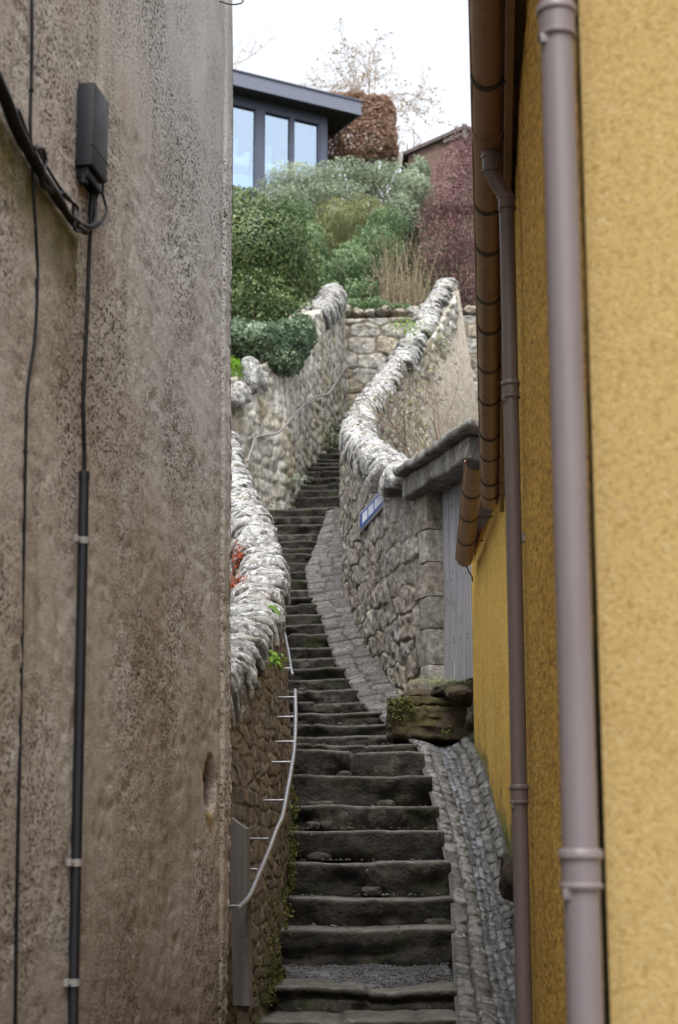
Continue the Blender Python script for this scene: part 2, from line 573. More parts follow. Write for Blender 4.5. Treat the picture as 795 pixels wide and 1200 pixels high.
# ------------------------------------------------------------------ camera, light, sky
cam = bpy.data.cameras.new('camera')
co = bpy.data.objects.new('camera', cam)
COL.objects.link(co)
co.location = (0, 0, EYE)
co.rotation_euler = (math.pi / 2 + PITCH, 0, 0)
cam.sensor_fit = 'VERTICAL'
cam.sensor_height = 24
cam.sensor_width = 24
cam.lens = 24 * F / 1200
cam.clip_start, cam.clip_end = .05, 3000
cam.dof.use_dof = True
cam.dof.focus_distance = 8.2
cam.dof.aperture_fstop = 3.4
SC.camera = co

w = bpy.data.worlds.new('World')
SC.world = w
w.use_nodes = True
nt = w.node_tree
sky = nt.nodes.new('ShaderNodeTexSky')
sky.sky_type = 'NISHITA'
sky.sun_disc = False
SUN_EL, SUN_AZ = math.radians(60), math.radians(187)      # azimuth clockwise from +Y
sky.sun_elevation = SUN_EL
sky.sun_rotation = SUN_AZ
sky.air_density, sky.dust_density, sky.ozone_density = 1.0, 4.0, 1.0
hsv = nt.nodes.new('ShaderNodeHueSaturation')
hsv.inputs['Saturation'].default_value = .16
nt.links.new(sky.outputs[0], hsv.inputs['Color'])
nt.links.new(hsv.outputs[0], nt.nodes['Background'].inputs['Color'])
nt.nodes['Background'].inputs['Strength'].default_value = .15

sl = bpy.data.lights.new('sun', 'SUN')
sl.energy = .8
sl.angle = math.radians(25)
sl.color = (1, .97, .93)
so = bpy.data.objects.new('sun', sl)
COL.objects.link(so)
sd = Vector((math.sin(SUN_AZ) * math.cos(SUN_EL), math.cos(SUN_AZ) * math.cos(SUN_EL), math.sin(SUN_EL)))
so.rotation_euler = sd.to_track_quat('Z', 'Y').to_euler()
so.location = (0, -4, 12)

SC.view_settings.view_transform = 'Standard'
SC.view_settings.look = 'None'
SC.view_settings.gamma = 1
SC.view_settings.use_curve_mapping = False
SC.view_settings.exposure = 1.35
SC.cycles.max_bounces = 8
SC.cycles.diffuse_bounces = 5
SC.cycles.transparent_max_bounces = 12
SC.cycles.use_adaptive_sampling = True

# ------------------------------------------------------------------ plan of the place
# nosing of each step: photo y, right end x, depth
STEPS = [(1240, 541, 7.2), (1195, 540, 7.7), (1158, 537, 8.15), (1089, 533, 9.0), (1051, 532, 9.35), (1009, 529, 9.7), (971, 521, 10.0), (945, 515, 10.3),
         (910, 507, 10.6), (880, 498, 10.95), (871, 492, 11.5), (863, 478, 12.0), (848, 460, 12.4), (834, 448, 12.75), (821, 428, 13.1),
         (807, 420, 13.4), (794, 411, 13.75), (782.6, 406, 14.1), (770.6, 394, 14.4), (758, 391, 14.75), (743, 385, 15.05), (731.7, 382, 15.4),
         (719.6, 378, 15.75), (707.5, 372, 16.1), (699, 367, 16.5), (691.4, 363, 16.9), (679.5, 362, 17.2), (670.5, 360, 17.55), (660, 359, 17.9),
         (649, 366, 18.2), (641.7, 367, 18.6), (633.4, 372, 18.95), (625, 374, 19.3), (615, 378, 19.6), (605, 382, 19.95), (596, 384, 20.3),
         (592.5, 404, 20.7), (582, 406, 21.0), (574, 407, 21.3), (566.6, 408, 21.65), (559, 409, 21.95), (551, 410, 22.3), (545.5, 411, 22.65), (541, 412, 23.0),
         (538, 413, 23.4), (529.6, 415, 23.7), (523, 418, 24.05), (518, 425, 24.4), (513, 430, 24.75), (508, 435, 25.1), (503, 440, 25.4), (498, 450, 25.75),
         (494, 460, 26.1), (490, 470, 26.4), (486, 480, 26.7)]

# low wall beside the stairs: lower right edge of its cope (photo x, y, depth) and the foot of its face
LOW_EDGE = [at(215, 905, 6.3), at(248, 866, 7.0), at(267, 843, 7.6), at(282, 824, 8.1), at(305, 795, 8.7), at(325, 748, 9.5), at(335, 703, 10.4), at(332, 666, 11.3), at(318, 627, 12.6),
            at(301, 588, 14.0), at(288, 552, 15.3), at(272, 505, 17.0), at(255, 480, 18.0), at(225, 462, 19.0)]
LOW_FOOTX = [(240, 6.3), (270, 7.0), (298, 7.6), (319, 8.1), (331, 8.7), (342, 9.5), (344, 10.4), (342, 11.3), (328, 12.6), (309, 14.0), (295, 15.3), (278, 17.0), (260, 18.0), (230, 19.0)]
LOW_FOOT = [((px - CX) / F * Y * CP, Y) for px, Y in LOW_FOOTX]

UP_FOOT = [at(215, 600, 18.9), at(270, 604, 19.6), at(312, 601, 20.25), at(343, 594, 20.85), at(356, 572, 21.7), at(364, 547, 22.9), at(384, 535, 24.2), at(400, 512, 26.0), at(408, 482, 28.0)]
UP_TOP = [at(215, 470, 18.9), at(262, 447, 19.6), at(300, 432, 20.25), at(330, 412, 20.85), at(342, 399, 21.7), at(354, 385, 22.9), at(375, 365, 24.2), at(393, 346, 26.0), at(405, 340, 28.0)]

A_FOOT = [at(513, 806, 12.45), at(481, 806, 12.95), at(456, 778, 13.6), at(440, 755, 14.25), at(425, 722, 15.0), at(412, 700, 15.9), at(404, 686, 16.8), at(402, 640, 18.5),
          at(403, 596, 20.4), at(407, 560, 22.0), at(430, 520, 23.4), at(470, 500, 25.0), at(510, 485, 26.3), at(540, 475, 27.3)]
A_TOP = [at(513, 566, 12.45), at(479, 572, 12.95), at(452, 560, 13.6), at(437, 549, 14.25), at(424, 538, 15.0), at(413, 527, 15.9), at(406, 517, 16.8), at(403, 504, 18.5),
         at(404, 494, 20.4), at(411, 482, 22.0), at(431, 462, 23.4), at(463, 420, 25.0), at(493, 378, 26.3), at(515, 340, 27.3)]


def xon(pts, Y):
    ys = [p[1] for p in pts]
    xs = [p[0] for p in pts]
    return float(np.interp(Y, ys, xs))


LOWX = LOW_FOOT


def stair_left(Y):
    a = xon(LOWX, Y) - .09
    b = xon(UP_FOOT, Y) - .10
    if Y < 18.6: return a
    if Y > 20.2: return b
    return max(min(a, b), -1.5) if Y < 19.5 else b


stepz = [(at(440, y, Y).z, Y) for y, xr, Y in STEPS]


def spine(Y):
    return np.interp(Y, [-30, 6.5, 7.0] + [q[1] for q in stepz] + [28.3, 28.9, 31, 34, 38, 40.2, 46, 60, 90, 400],
                     [0, 0, .05] + [q[0] for q in stepz] + [8.6, 10.35, 11.5, 13.6, 16.6, 17.6, 18.3, 20, 21, 22])


# ------------------------------------------------------------------ ground
def build_ground():
    xs = np.unique(np.concatenate([np.linspace(-400, -12, 10), np.linspace(-12, -3, 12), np.linspace(-3, 3.5, 40), np.linspace(3.5, 14, 14), np.linspace(14, 400, 10)]))
    ys = np.unique(np.concatenate([np.linspace(-150, -5, 8), np.linspace(-5, 6, 12), np.linspace(6, 46, 150), np.linspace(46, 400, 14)]))
    X, Y = np.meshgrid(xs, ys)
    S = spine(Y)
    lw = np.interp(Y, [p[1] for p in UP_TOP], [p[0] for p in UP_TOP])
    Z = S - .45
    left = sstep(-.35, -.75, X - lw) * sstep(18.9, 20.2, Y)
    Z = Z + left * 1.55 * (Y < 28.6)
    bank = sstep(28.3, 28.9, Y)
    Z = Z + bank * .45
    Z = Z + .12 * fbm(np.stack([X * .8, Y * .8, X * 0], -1), 3, 5) * bank
    # garden behind the curved wall
    aw = np.interp(Y, [p[1] for p in A_FOOT], [p[0] for p in A_FOOT])
    gr = sstep(.4, .9, X - aw) * sstep(12.8, 13.5, Y) * (Y < 28)
    Z = np.where(gr > 0, Z * (1 - gr) + gr * np.minimum(Z + .5, 4.3), Z)
    v = np.stack([X, Y, Z], -1).reshape(-1, 3)
    nx = len(xs)
    f = [(j * nx + i, j * nx + i + 1, (j + 1) * nx + i + 1, (j + 1) * nx + i) for j in range(len(ys) - 1) for i in range(nx - 1)]
    yc = [.25 * sum(v[k][1] for k in q) for q in f]
    mi = [0 if y < 7.0 else 1 for y in yc]
    o = mesh('ground', v, f, [M['street'], M['soil']], None, True, mi=mi)
    tag(o, kind='structure')


build_ground()


# ------------------------------------------------------------------ rubble walls
def stone_cells(s, z, size, seed, jit=.18):
    """irregular coursed cells: returns distance margin to the next stone and an id in 0..1"""
    r = np.random.default_rng(seed)
    sw, sh = size
    seeds = []
    zz = z.min() - sh
    while zz < z.max() + sh:
        h = sh * r.uniform(.6, 1.4)
        ss = s.min() - sw * r.uniform(.3, 1.3)
        while ss < s.max() + sw:
            wd = sw * r.uniform(.45, 1.6)
            seeds.append((ss + wd / 2, zz + h / 2 + r.uniform(-jit, jit) * sh, r.random(), r.uniform(1 - jit * .8, 1 + jit)))
            ss += wd
        zz += h
    seeds = np.array(seeds)
    asp = sw / sh * .8
    P = np.stack([s, z * asp], 1)
    Q = np.stack([seeds[:, 0], seeds[:, 1] * asp], 1)
    f1 = np.full(len(P), 9.0); f2 = np.full(len(P), 9.0); idx = np.zeros(len(P), int)
    cell = sw * 1.6
    bi = np.floor(P / cell).astype(int)
    key = bi[:, 0] * 100003 + bi[:, 1]
    order = np.argsort(key, kind='stable')
    for grp in np.split(order, np.flatnonzero(np.diff(key[order])) + 1):
        o_ = bi[grp[0]] * cell
        cand = np.flatnonzero((np.abs(Q - (o_ + cell / 2)) < cell * .5 + sw * 2.0).all(1))
        if len(cand) < 2: continue
        # a little closer to a box than a circle, so that stones read as squarish blocks
        e = np.abs(P[grp][:, None, :] - Q[cand][None])
        m_ = e.max(2); l_ = e.min(2)
        d = m_ * (1 + .29 * (l_ / (m_ + 1e-9)) ** 3.4) * seeds[None, cand, 3]
        k = np.argpartition(d, 1, axis=1)[:, :2]
        dd = np.take_along_axis(d, k, 1)
        o = np.argsort(dd, 1)
        dd = np.take_along_axis(dd, o, 1)
        k = np.take_along_axis(k, o, 1)
        f1[grp], f2[grp], idx[grp] = dd[:, 0], dd[:, 1], cand[k[:, 0]]
    return f2 - f1, seeds[idx, 2]


def wall_strip(name, foot, top, thick, side, mat, parent, size=(.30, .17), res=.03, depth=.03, joint=.03, seed=1, top_cut=0.0, bulge=None, colstep=None, tilt=0.0, jit=.18):
    both = [list(a) + list(b) for a, b in zip(foot, top)]
    q, s = arcspline(both, colstep or res)
    fo, to = q[:, :3], q[:, 3:]
    t = np.gradient(fo[:, :2], axis=0)
    t /= np.linalg.norm(t, axis=1)[:, None] + 1e-9
    nrm = np.stack([t[:, 1], -t[:, 0]], 1) * side          # horizontal normal of the seen face
    nr = max(4, int(np.max(np.linalg.norm(to - fo, axis=1)) / res) + 1)
    v = np.linspace(0, 1, nr)
    Pn = fo[:, None, :] * (1 - v[None, :, None]) + (to[:, None, :] - np.array([0, 0, top_cut])) * v[None, :, None]
    S = np.repeat(s[:, None], nr, 1)
    Z = Pn[..., 2]
    wob = fbm(np.stack([S * 3, Z * 3, S * 0], -1), 2, seed) * .05
    mg, sid = stone_cells((S + wob).ravel(), (Z + wob.T.T * .6 - tilt * S).ravel(), size, seed, jit)
    mg, sid = mg.reshape(S.shape), sid.reshape(S.shape)
    J = sstep(0.0, joint, mg - .012)
    disp = depth * (J * (.45 + .75 * sid) - .4) + fbm(np.stack([S * 14, Z * 14, S * 0], -1), 4, seed + 3) * depth * 1.0 + fbm(np.stack([S * 1.3, Z * 1.3, S * 0], -1), 2, seed + 9) * .035
    if bulge is not None:
        disp = disp + bulge(S, v[None, :] * np.ones_like(S))
    Pn = Pn.copy()
    Pn[..., 0] += nrm[:, None, 0] * disp
    Pn[..., 1] += nrm[:, None, 1] * disp
    bt = to - np.array([0, 0, top_cut]); bt = bt.copy()
    bt[:, :2] -= nrm * thick
    bb = fo.copy()
    bb[:, :2] -= nrm * thick
    G = np.concatenate([Pn, bt[:, None, :], bb[:, None, :]], 1)
    nc, nr2 = G.shape[0], G.shape[1]
    V = G.reshape(-1, 3)
    idx = np.arange(nc * nr2).reshape(nc, nr2)
    Fc = []
    for i in range(nc - 1):
        for j in range(nr2 - 1):
            a, b, c, d = idx[i, j], idx[i + 1, j], idx[i + 1, j + 1], idx[i, j + 1]
            Fc.append((a, b, c, d) if side > 0 else (a, d, c, b))
    Fc.append(tuple(idx[0]) if side < 0 else tuple(idx[0][::-1]))
    Fc.append(tuple(idx[-1][::-1]) if side < 0 else tuple(idx[-1]))
    pad = lambda a, k: np.concatenate([a, np.full((nc, 2), k)], 1).ravel()
    o = mesh(name, V, Fc, mat, parent, True, {'stone': pad(sid, .5), 'joint': pad(J, .6), 'vpos': pad(v[None, :] * np.ones_like(S), 1.0)})
    return o, s, to, nrm


def cope_slabs(name, path, mat, parent, width=.36, height=.2, thick=(.035, .085), lean=.25, seed=3, wfun=None):
    """upright slabs set on edge across the wall, leaning on one another"""
    r = np.random.default_rng(seed)
    q, s = arcspline([list(p) for p in path], .01)
    Lg = s[-1]
    V, Fc, st, jt = [], [], [], []
    n0 = 0
    pos = 0.0
    NP, NT_ = 15, 6
    while pos < Lg:
        th = r.uniform(*thick)
        c = np.array([np.interp(pos + th / 2, s, q[:, k]) for k in range(3)])
        c2 = np.array([np.interp(min(pos + th / 2 + .05, Lg), s, q[:, k]) for k in range(3)])
        c1 = np.array([np.interp(max(pos + th / 2 - .05, 0), s, q[:, k]) for k in range(3)])
        T = c2 - c1
        T /= np.linalg.norm(T)
        B = np.cross(np.array([0, 0, 1.0]), T)
        B /= np.linalg.norm(B)
        N = np.cross(T, B)
        lean_ = lean + r.uniform(-.28, .28)
        T2 = T * math.cos(lean_) + N * math.sin(lean_)
        N2 = N * math.cos(lean_) - T * math.sin(lean_)
        yaw = r.uniform(-.34, .34)
        T2b = T2 * math.cos(yaw) + B * math.sin(yaw)
        B2 = B * math.cos(yaw) - T2 * math.sin(yaw)
        wd = (wfun(pos / Lg) if wfun else width) * r.uniform(.86, 1.14)
        hh = height * r.uniform(.72, 1.24)
        off = r.uniform(-.045, .045)
        if r.random() < .25: th *= 1.6
        sid = r.random()
        th2 = th * 1.18
        sq = r.uniform(1.7, 3.6)
        for k in range(NT_):
            u = k / (NT_ - 1) * 2 - 1
            shrink = 1 - .16 * abs(u) ** 3
            for m in range(NP):
                a = math.pi * (m / (NP - 1) * 1.16 - .08)
                ca, sa = math.cos(a), math.sin(a)
                e = (abs(ca) ** sq + abs(sa) ** sq) ** (-1 / sq)
                x = ca * e * wd / 2 * shrink
                z = sa * e * hh * shrink - hh
                P = c + B2 * (x + off) + N2 * z + T2b * (u * th2 / 2)
                V.append(P)
                st.append(sid)
                jt.append(1.0 if abs(u) < .85 else .25)
        for k in range(NT_ - 1):
            for m in range(NP - 1):
                a = n0 + k * NP + m
                Fc.append((a, a + 1, a + NP + 1, a + NP))
        Fc.append(tuple(n0 + m for m in range(NP))[::-1])
        Fc.append(tuple(n0 + (NT_ - 1) * NP + m for m in range(NP)))
        n0 += NP * NT_
        pos += th
    V = np.array(V)
    d = np.stack([fbm(V * 11, 3, seed), fbm(V * 11 + 31, 3, seed), fbm(V * 11 + 77, 3, seed)], 1) * .032
    d += np.stack([fbm(V * 38, 2, seed + 4), fbm(V * 38 + 31, 2, seed + 4), fbm(V * 34 + 77, 2, seed + 4)], 1) * .014
    return mesh(name, V + d, Fc, mat, parent, True, {'stone': st, 'joint': jt})


# ---- low wall with cope, beside the stairs
low = empty('coped_stair_wall', at(262, 1000, 6.3))
tag(low, 'low brown rubble wall with lichen-white cope stones curving up the left side of the steps', 'wall')
lfoot, ltop, lcope = [], [], []
for i, p in enumerate(LOW_EDGE):
    a, b = LOW_EDGE[max(i - 1, 0)], LOW_EDGE[min(i + 1, len(LOW_EDGE) - 1)]
    t = Vector((b.x - a.x, b.y - a.y, 0)).normalized()
    nn = Vector((t.y, -t.x, 0))
    ltop.append(Vector((p.x, p.y, p.z + .02)) - nn * .03)
    lcope.append(Vector((p.x, p.y, p.z + .17)) - nn * .165)
    lfoot.append(Vector((LOW_FOOT[i][0], p.y, float(spine(p.y)) - .30)))
wall_strip('wall_face', lfoot, ltop, .30, 1, M['low_wall'], low, (.24, .07), .012, .008, .02, seed=21)
cope_slabs('coping', lcope, M['coping'], low, .30, .17, (.03, .075), .35, 4)

# ---- retaining wall up the left of the upper flight
up = empty('limewashed_retaining_wall', at(312, 601, 20.25))
tag(up, 'pale limewashed rubble retaining wall with a steel handrail, ivy hanging over its top', 'wall')
wall_strip('wall_face', [p + Vector((0, 0, -.35)) for p in UP_FOOT], UP_TOP, .42, 1, M['limewash'], up, (.30, .17), .03, .03, .05, seed=33)
upc = [Vector((p.x, p.y, p.z + .14)) + Vector((-.17, .10, 0)) for p in UP_TOP]
cope_slabs('coping', [at(376, 356, 24.3) + Vector((-.1, .08, 0)), at(384, 349, 25.1) + Vector((-.1, .08, 0)), at(391, 338, 26.1) + Vector((-.08, .06, 0)), at(392, 333, 27.2)], M['coping_far'], up, .42, .3, (.07, .13), .25, 8)
# the pointed end stone of the cope near the building
mb = MB()
bm = bmesh.new()
bmesh.ops.create_icosphere(bm, subdivisions=4, radius=1)
pv = np.array([q.co[:] for q in bm.verts])
pf = [[q.index for q in fc.verts] for fc in bm.faces]
bm.free()


def boulder(c, sx, sy, sz, seed, rough=.25, Mx=None):
    v = pv.copy()
    v = np.sign(v) * np.abs(v) ** .8
    v *= (1 + rough * fbm(pv * 1.7 + seed * 9.1, 3, seed))[:, None]
    v = v * np.array([sx, sy, sz])
    if Mx is not None:
        v = v @ np.array(Mx).T
    return v + np.array(c)


def stones(name, items, mat, parent):
    V, Fc, st = [], [], []
    n = 0
    for (c, sx, sy, sz, sd) in items:
        V.append(boulder(c, sx, sy, sz, sd))
        Fc += [tuple(i + n for i in q) for q in pf]
        st += [(sd * .37) % 1] * len(pv)
        n += len(pv)
    V = np.concatenate(V)
    V = V + np.stack([fbm(V * 6, 3, 3), fbm(V * 6 + 30, 3, 3), fbm(V * 6 + 60, 3, 3)], 1) * .05
    return mesh(name, V, Fc, mat, parent, True, {'stone': st, 'joint': [1.0] * len(V), 'vpos': [.3] * len(V)})


pts = [(at(294, 440, 20.1), .13, .16, .25, 3), (at(281, 462, 19.7), .15, .18, .13, 5), (at(270, 470, 19.5), .18, .18, .10, 6), (at(305, 447, 20.4), .10, .16, .13, 9)]
stones('end_stone', pts, M['coping_far'], up)

# ---- wall closing the head of the steps
bw = empty('squared_stone_wall', at(400, 490, 28.2))
tag(bw, 'squared grey stone wall closing the head of the steps, shrubs above it', 'wall')
wall_strip('wall_face', [at(340, 500, 28.3), at(400, 500, 28.3), at(560, 500, 28.4), at(700, 500, 28.6)], [at(340, 372, 28.3), at(400, 374, 28.3), at(560, 370, 28.4), at(700, 366, 28.6)], .5, 1, M['block'], bw, (.46, .24), .022, .030, .05, seed=41, jit=.03)
items = []
x = 396
k = 0
while x < 700:
    wpx = random.uniform(13, 26)
    items.append((at(x + wpx / 2, 368 + random.uniform(-2, 2), 28.55), wpx / 2 * 28.5 / F * 1.05, .24, random.uniform(.06, .11), 50 + k))
    x += wpx
    k += 1
stones('coping', items, M['block'], bw)

# ---- curved wall on the right, with the garden door
cw = empty('curved_garden_wall', at(440, 755, 14.25))
tag(cw, 'tall grey rubble wall with pale cope curving round right of the steps, boarded garden door in it', 'wall')
wall_strip('wall_face', [p + Vector((0, 0, -.4)) for p in A_FOOT], A_TOP, .36, -1, M['wall_a'], cw, (.36, .19), .016, .026, .018, jit=.10, seed=58, top_cut=.06)
# the inner face of the same wall that looks over the garden
inn_f = [at(478, 565, 13.3), at(443, 560, 15.5), at(432, 560, 17.5), at(432, 560, 20), at(448, 560, 22.2), at(476, 545, 24), at(512, 530, 25.6), at(545, 520, 27.0)]
inn_t = [at(478, 556, 13.3), at(443, 535, 15.5), at(432, 517, 17.5), at(430, 500, 20), at(443, 478, 22.2), at(470, 440, 24), at(506, 396, 25.6), at(536, 345, 27.0)]
wall_strip('garden_face', inn_f, inn_t, .05, 1, M['gardenlime'], cw, (.34, .20), .03, .045, .06, seed=61)
A_C = [at(472, 551, 12.75), at(456, 539, 13.5), at(441, 527, 14.5), at(428, 516, 15.8), at(421, 508, 17.2), at(420, 496, 19), at(424, 482, 20.8), at(437, 462, 22.4), at(455, 437, 23.6),
       at(475, 409, 24.8), at(495, 377, 25.9), at(511, 348, 26.8), at(521, 330, 27.4)]
cope_slabs('coping', [p + Vector((0, 0, .05)) for p in A_C], M['coping'], cw, .36, .2, (.04, .085), .3, 14, wfun=lambda u: .30 + .10 * u)
stones('end_stone', [(at(466, 553, 12.75) + Vector((0, 0, -.03)), .10, .10, .10, 77)], M['coping'], cw)

# door and lintel: the wall runs from the quoin towards the viewer's right
q0, q1 = at(513, 700, 12.45), at(556, 700, 11.72)
dv = Vector((q1.x - q0.x, q1.y - q0.y, 0)).normalized()
dn = Vector((dv.y, -dv.x, 0)) * (1 if Vector((dv.y, -dv.x, 0)).x < 0 else -1)    # faces the steps
DM = Matrix((dv, -dn, Vector((0, 0, 1)))).transposed()
zlin = at(505, 577, 12.5).z
zsill = at(515, 803, 12.45).z
# big squared jamb stones
zz = zsill - .05
k = 0
while zz < zlin - .02:
    h = min(random.uniform(.19, .30), zlin - zz)
    if zlin - zz - h < .09: h = zlin - zz
    ln = .30 if k % 2 else .19
    mb = MB()
    mb.box(Vector((q0.x, q0.y, zz + h / 2)) - dv * (ln / 2 - .01) + dn * .004, ln - .003, .16, h - .006, DM, .006)
    o = mb.build('jamb_stone', M['wall_a'], cw)
    bm = bmesh.new(); bm.from_mesh(o.data)
    bmesh.ops.subdivide_edges(bm, edges=list(bm.edges), cuts=3, use_grid_fill=True)
    V = np.array([v.co[:] for v in bm.verts])
    D = fbm(V * 8, 3, 5 + k) * .012
    for v_, d_ in zip(bm.verts, D): v_.co += Vector((dn.x * d_, dn.y * d_, d_ * .5))
    bm.to_mesh(o.data); bm.free()
    o.data.polygons.foreach_set('use_smooth', [True] * len(o.data.polygons))
    a1 = o.data.attributes.new('stone', 'FLOAT', 'POINT'); a1.data.foreach_set('value', [random.random()] * len(o.data.vertices))
    a2 = o.data.attributes.new('joint', 'FLOAT', 'POINT'); a2.data.foreach_set('value', [1.0] * len(o.data.vertices))
    zz += h
    k += 1


def rough_slab(name, c, sx, sy, sz, Mx, mat, parent, seed, amp=.015, cuts=9, bevel=.02):
    mb = MB()
    mb.box((0, 0, 0), sx, sy, sz, None, bevel)
    o = mb.build(name, mat, parent)
    bm = bmesh.new(); bm.from_mesh(o.data)
    le = [e for e in bm.edges if e.calc_length() > .06]
    bmesh.ops.subdivide_edges(bm, edges=le, cuts=cuts, use_grid_fill=True)
    bmesh.ops.triangulate(bm, faces=[f for f in bm.faces if len(f.verts) > 4])
    V = np.array([v.co[:] for v in bm.verts])
    W = V @ np.array(Mx).T + np.array(c)
    D = np.stack([fbm(W * 7 + 3, 3, seed), fbm(W * 7 + 40, 3, seed), fbm(W * 7 + 90, 3, seed)], 1) * amp + np.stack([fbm(W * 24 + 3, 3, seed), fbm(W * 24 + 40, 3, seed), fbm(W * 24 + 90, 3, seed)], 1) * amp * .45
    for v_, w_, d_ in zip(bm.verts, W, D): v_.co = Vector(w_ + d_)
    for fc in bm.faces: fc.smooth = True
    bm.to_mesh(o.data); bm.free()
    n = len(o.data.vertices)
    for nm, val in (('stone', .5), ('joint', 1.0), ('vpos', .25)):
        a1 = o.data.attributes.new(nm, 'FLOAT', 'POINT'); a1.data.foreach_set('value', [val] * n)
    return o


lc = (at(505, 577, 12.5) + at(560, 541, 11.65)) / 2
LLEN = 1.45
lmid = Vector((lc.x, lc.y, zlin)) + dv * .05
rough_slab('lintel', lmid + Vector((0, 0, .06)) + dn * .03, LLEN, .30, .165, DM, M['lintel'], cw, 71, .016, 14)
lmid2 = lmid + dv * .13
tl = DM @ Matrix.Rotation(math.radians(0), 3, 'Y')
rough_slab('lintel_cope', lmid2 + Vector((0, 0, .175)) + dn * .05, LLEN + .2, .42, .06, tl, M['lintel'], cw, 73, .026, 14)
stones('cope_stone', [(at(486, 556, 12.75), .10, .16, .06, 81), (at(497, 549, 12.5), .09, .15, .05, 82), (at(512, 540, 12.25), .1, .15, .05, 85)], M['lintel'], cw)
# boarded door
dr = empty('door', (q0.x, q0.y, zsill))
dr.parent = cw
dr.matrix_parent_inverse = cw.matrix_world.inverted()
mb = MB()
dw, nb = .86, 6
rr = random.Random(3)
for k in range(nb):
    bw_ = dw / nb
    top = zlin + .03
    bot = zsill + (.0 if k != 1 else 0)
    mb.box(Vector((q0.x, q0.y, (top + bot) / 2)) + dv * (bw_ * (k + .5) + .012) - dn * (.055 + rr.uniform(-.003, .003)), bw_ - .008, .028, top - bot, DM, .003)
o = mb.build('board', M['door'], dr)
mb = MB()
for k in range(nb):
    for zf in (.88, .90, .55, .52, .22, .20):
        mb.box(Vector((q0.x, q0.y, zsill + (zlin - zsill) * zf)) + dv * (dw / nb * (k + .3 + rr.random() * .4)) - dn * .041, .010, .006, .012, DM)
mb.build('nail', M['strap'], dr)
mb = MB()
for zf in (.12, .86):
    mb.box(Vector((q0.x, q0.y, zsill + (zlin - zsill) * zf)) + dv * .45 - dn * .085, .84, .03, .10, DM, .003)
mb.build('ledge', M['door'], dr)
# the little sill board at the foot of the door
mb = MB()
mb.box(Vector((q0.x, q0.y, zsill + .09)) + dv * .17 - dn * .036, .17, .012, .15, DM, .002)
mb.build('patch_board', M['door'], dr)
# the wall above and beyond the door
mb = MB()
mb.box(Vector((q0.x, q0.y, (zsill + zlin) / 2)) + dv * 1.12 - dn * .10, .46, .22, zlin - zsill + .02, DM, .02)
mb.build('far_jamb', M['lintel'], cw)
# core behind the door so that the garden wall has its depth
mb = MB()
mb.box(Vector((q0.x, q0.y, (zsill + zlin) / 2)) + dv * .45 - dn * .30, .88, .03, zlin - zsill, DM)
mb.build('door_backing', M['soffit'], cw)

# ---- street name sign on the curved wall
sg = empty('street_sign', at(439, 592, 14.15))
tag(sg, 'small blue enamel street name sign with white lettering on the rubble wall', 'street sign')
s0, s1 = at(428.5, 611, 14.75), at(456.5, 583, 13.62)
s0.x -= .04; s1.x -= .04
sv = Vector((s1.x - s0.x, s1.y - s0.y, 0)).normalized()
sn = Vector((-abs(sv.y), sv.x if sv.y < 0 else -sv.x, 0)).normalized()
if sn.x > 0: sn = -sn
SM = Matrix((sv, -sn, Vector((0, 0, 1)))).transposed()
sc_ = (s0 + s1) / 2 + sn * .0
sl_ = (Vector((s1.x, s1.y, 0)) - Vector((s0.x, s0.y, 0))).length
sh_ = .165
mb = MB(); mb.box(sc_, sl_, .022, sh_, SM, .006); mb.build('backing', M['signrim'], sg)
mb = MB(); mb.box(sc_ + sn * .012, sl_ - .03, .006, sh_ - .03, SM, .002); mb.build('plate', M['sign'], sg)
# too small to read in the photograph: three words of upright white strokes
mb = MB()
u = -sl_ / 2 + .17
for nlet in (3, 3, 5):
    for q in range(nlet):
        c = sc_ + sv * (u + .035) + sn * .0165
        mb.box(c - sv * .022, .014, .003, .082, SM)
        mb.box(c + sv * .022, .014, .003, .082, SM)
        mb.box(c + Vector((0, 0, (.034, 0, -.034)[q % 3])), .031, .003, .013, SM)
        u += .082
    u += .055
mb.build('lettering', M['white'], sg)

# ------------------------------------------------------------------ the steps
st = empty('stone_staircase', at(435, 1158, 8.15))
tag(st, 'long worn flight of dark stone steps climbing between the old walls', 'steps')


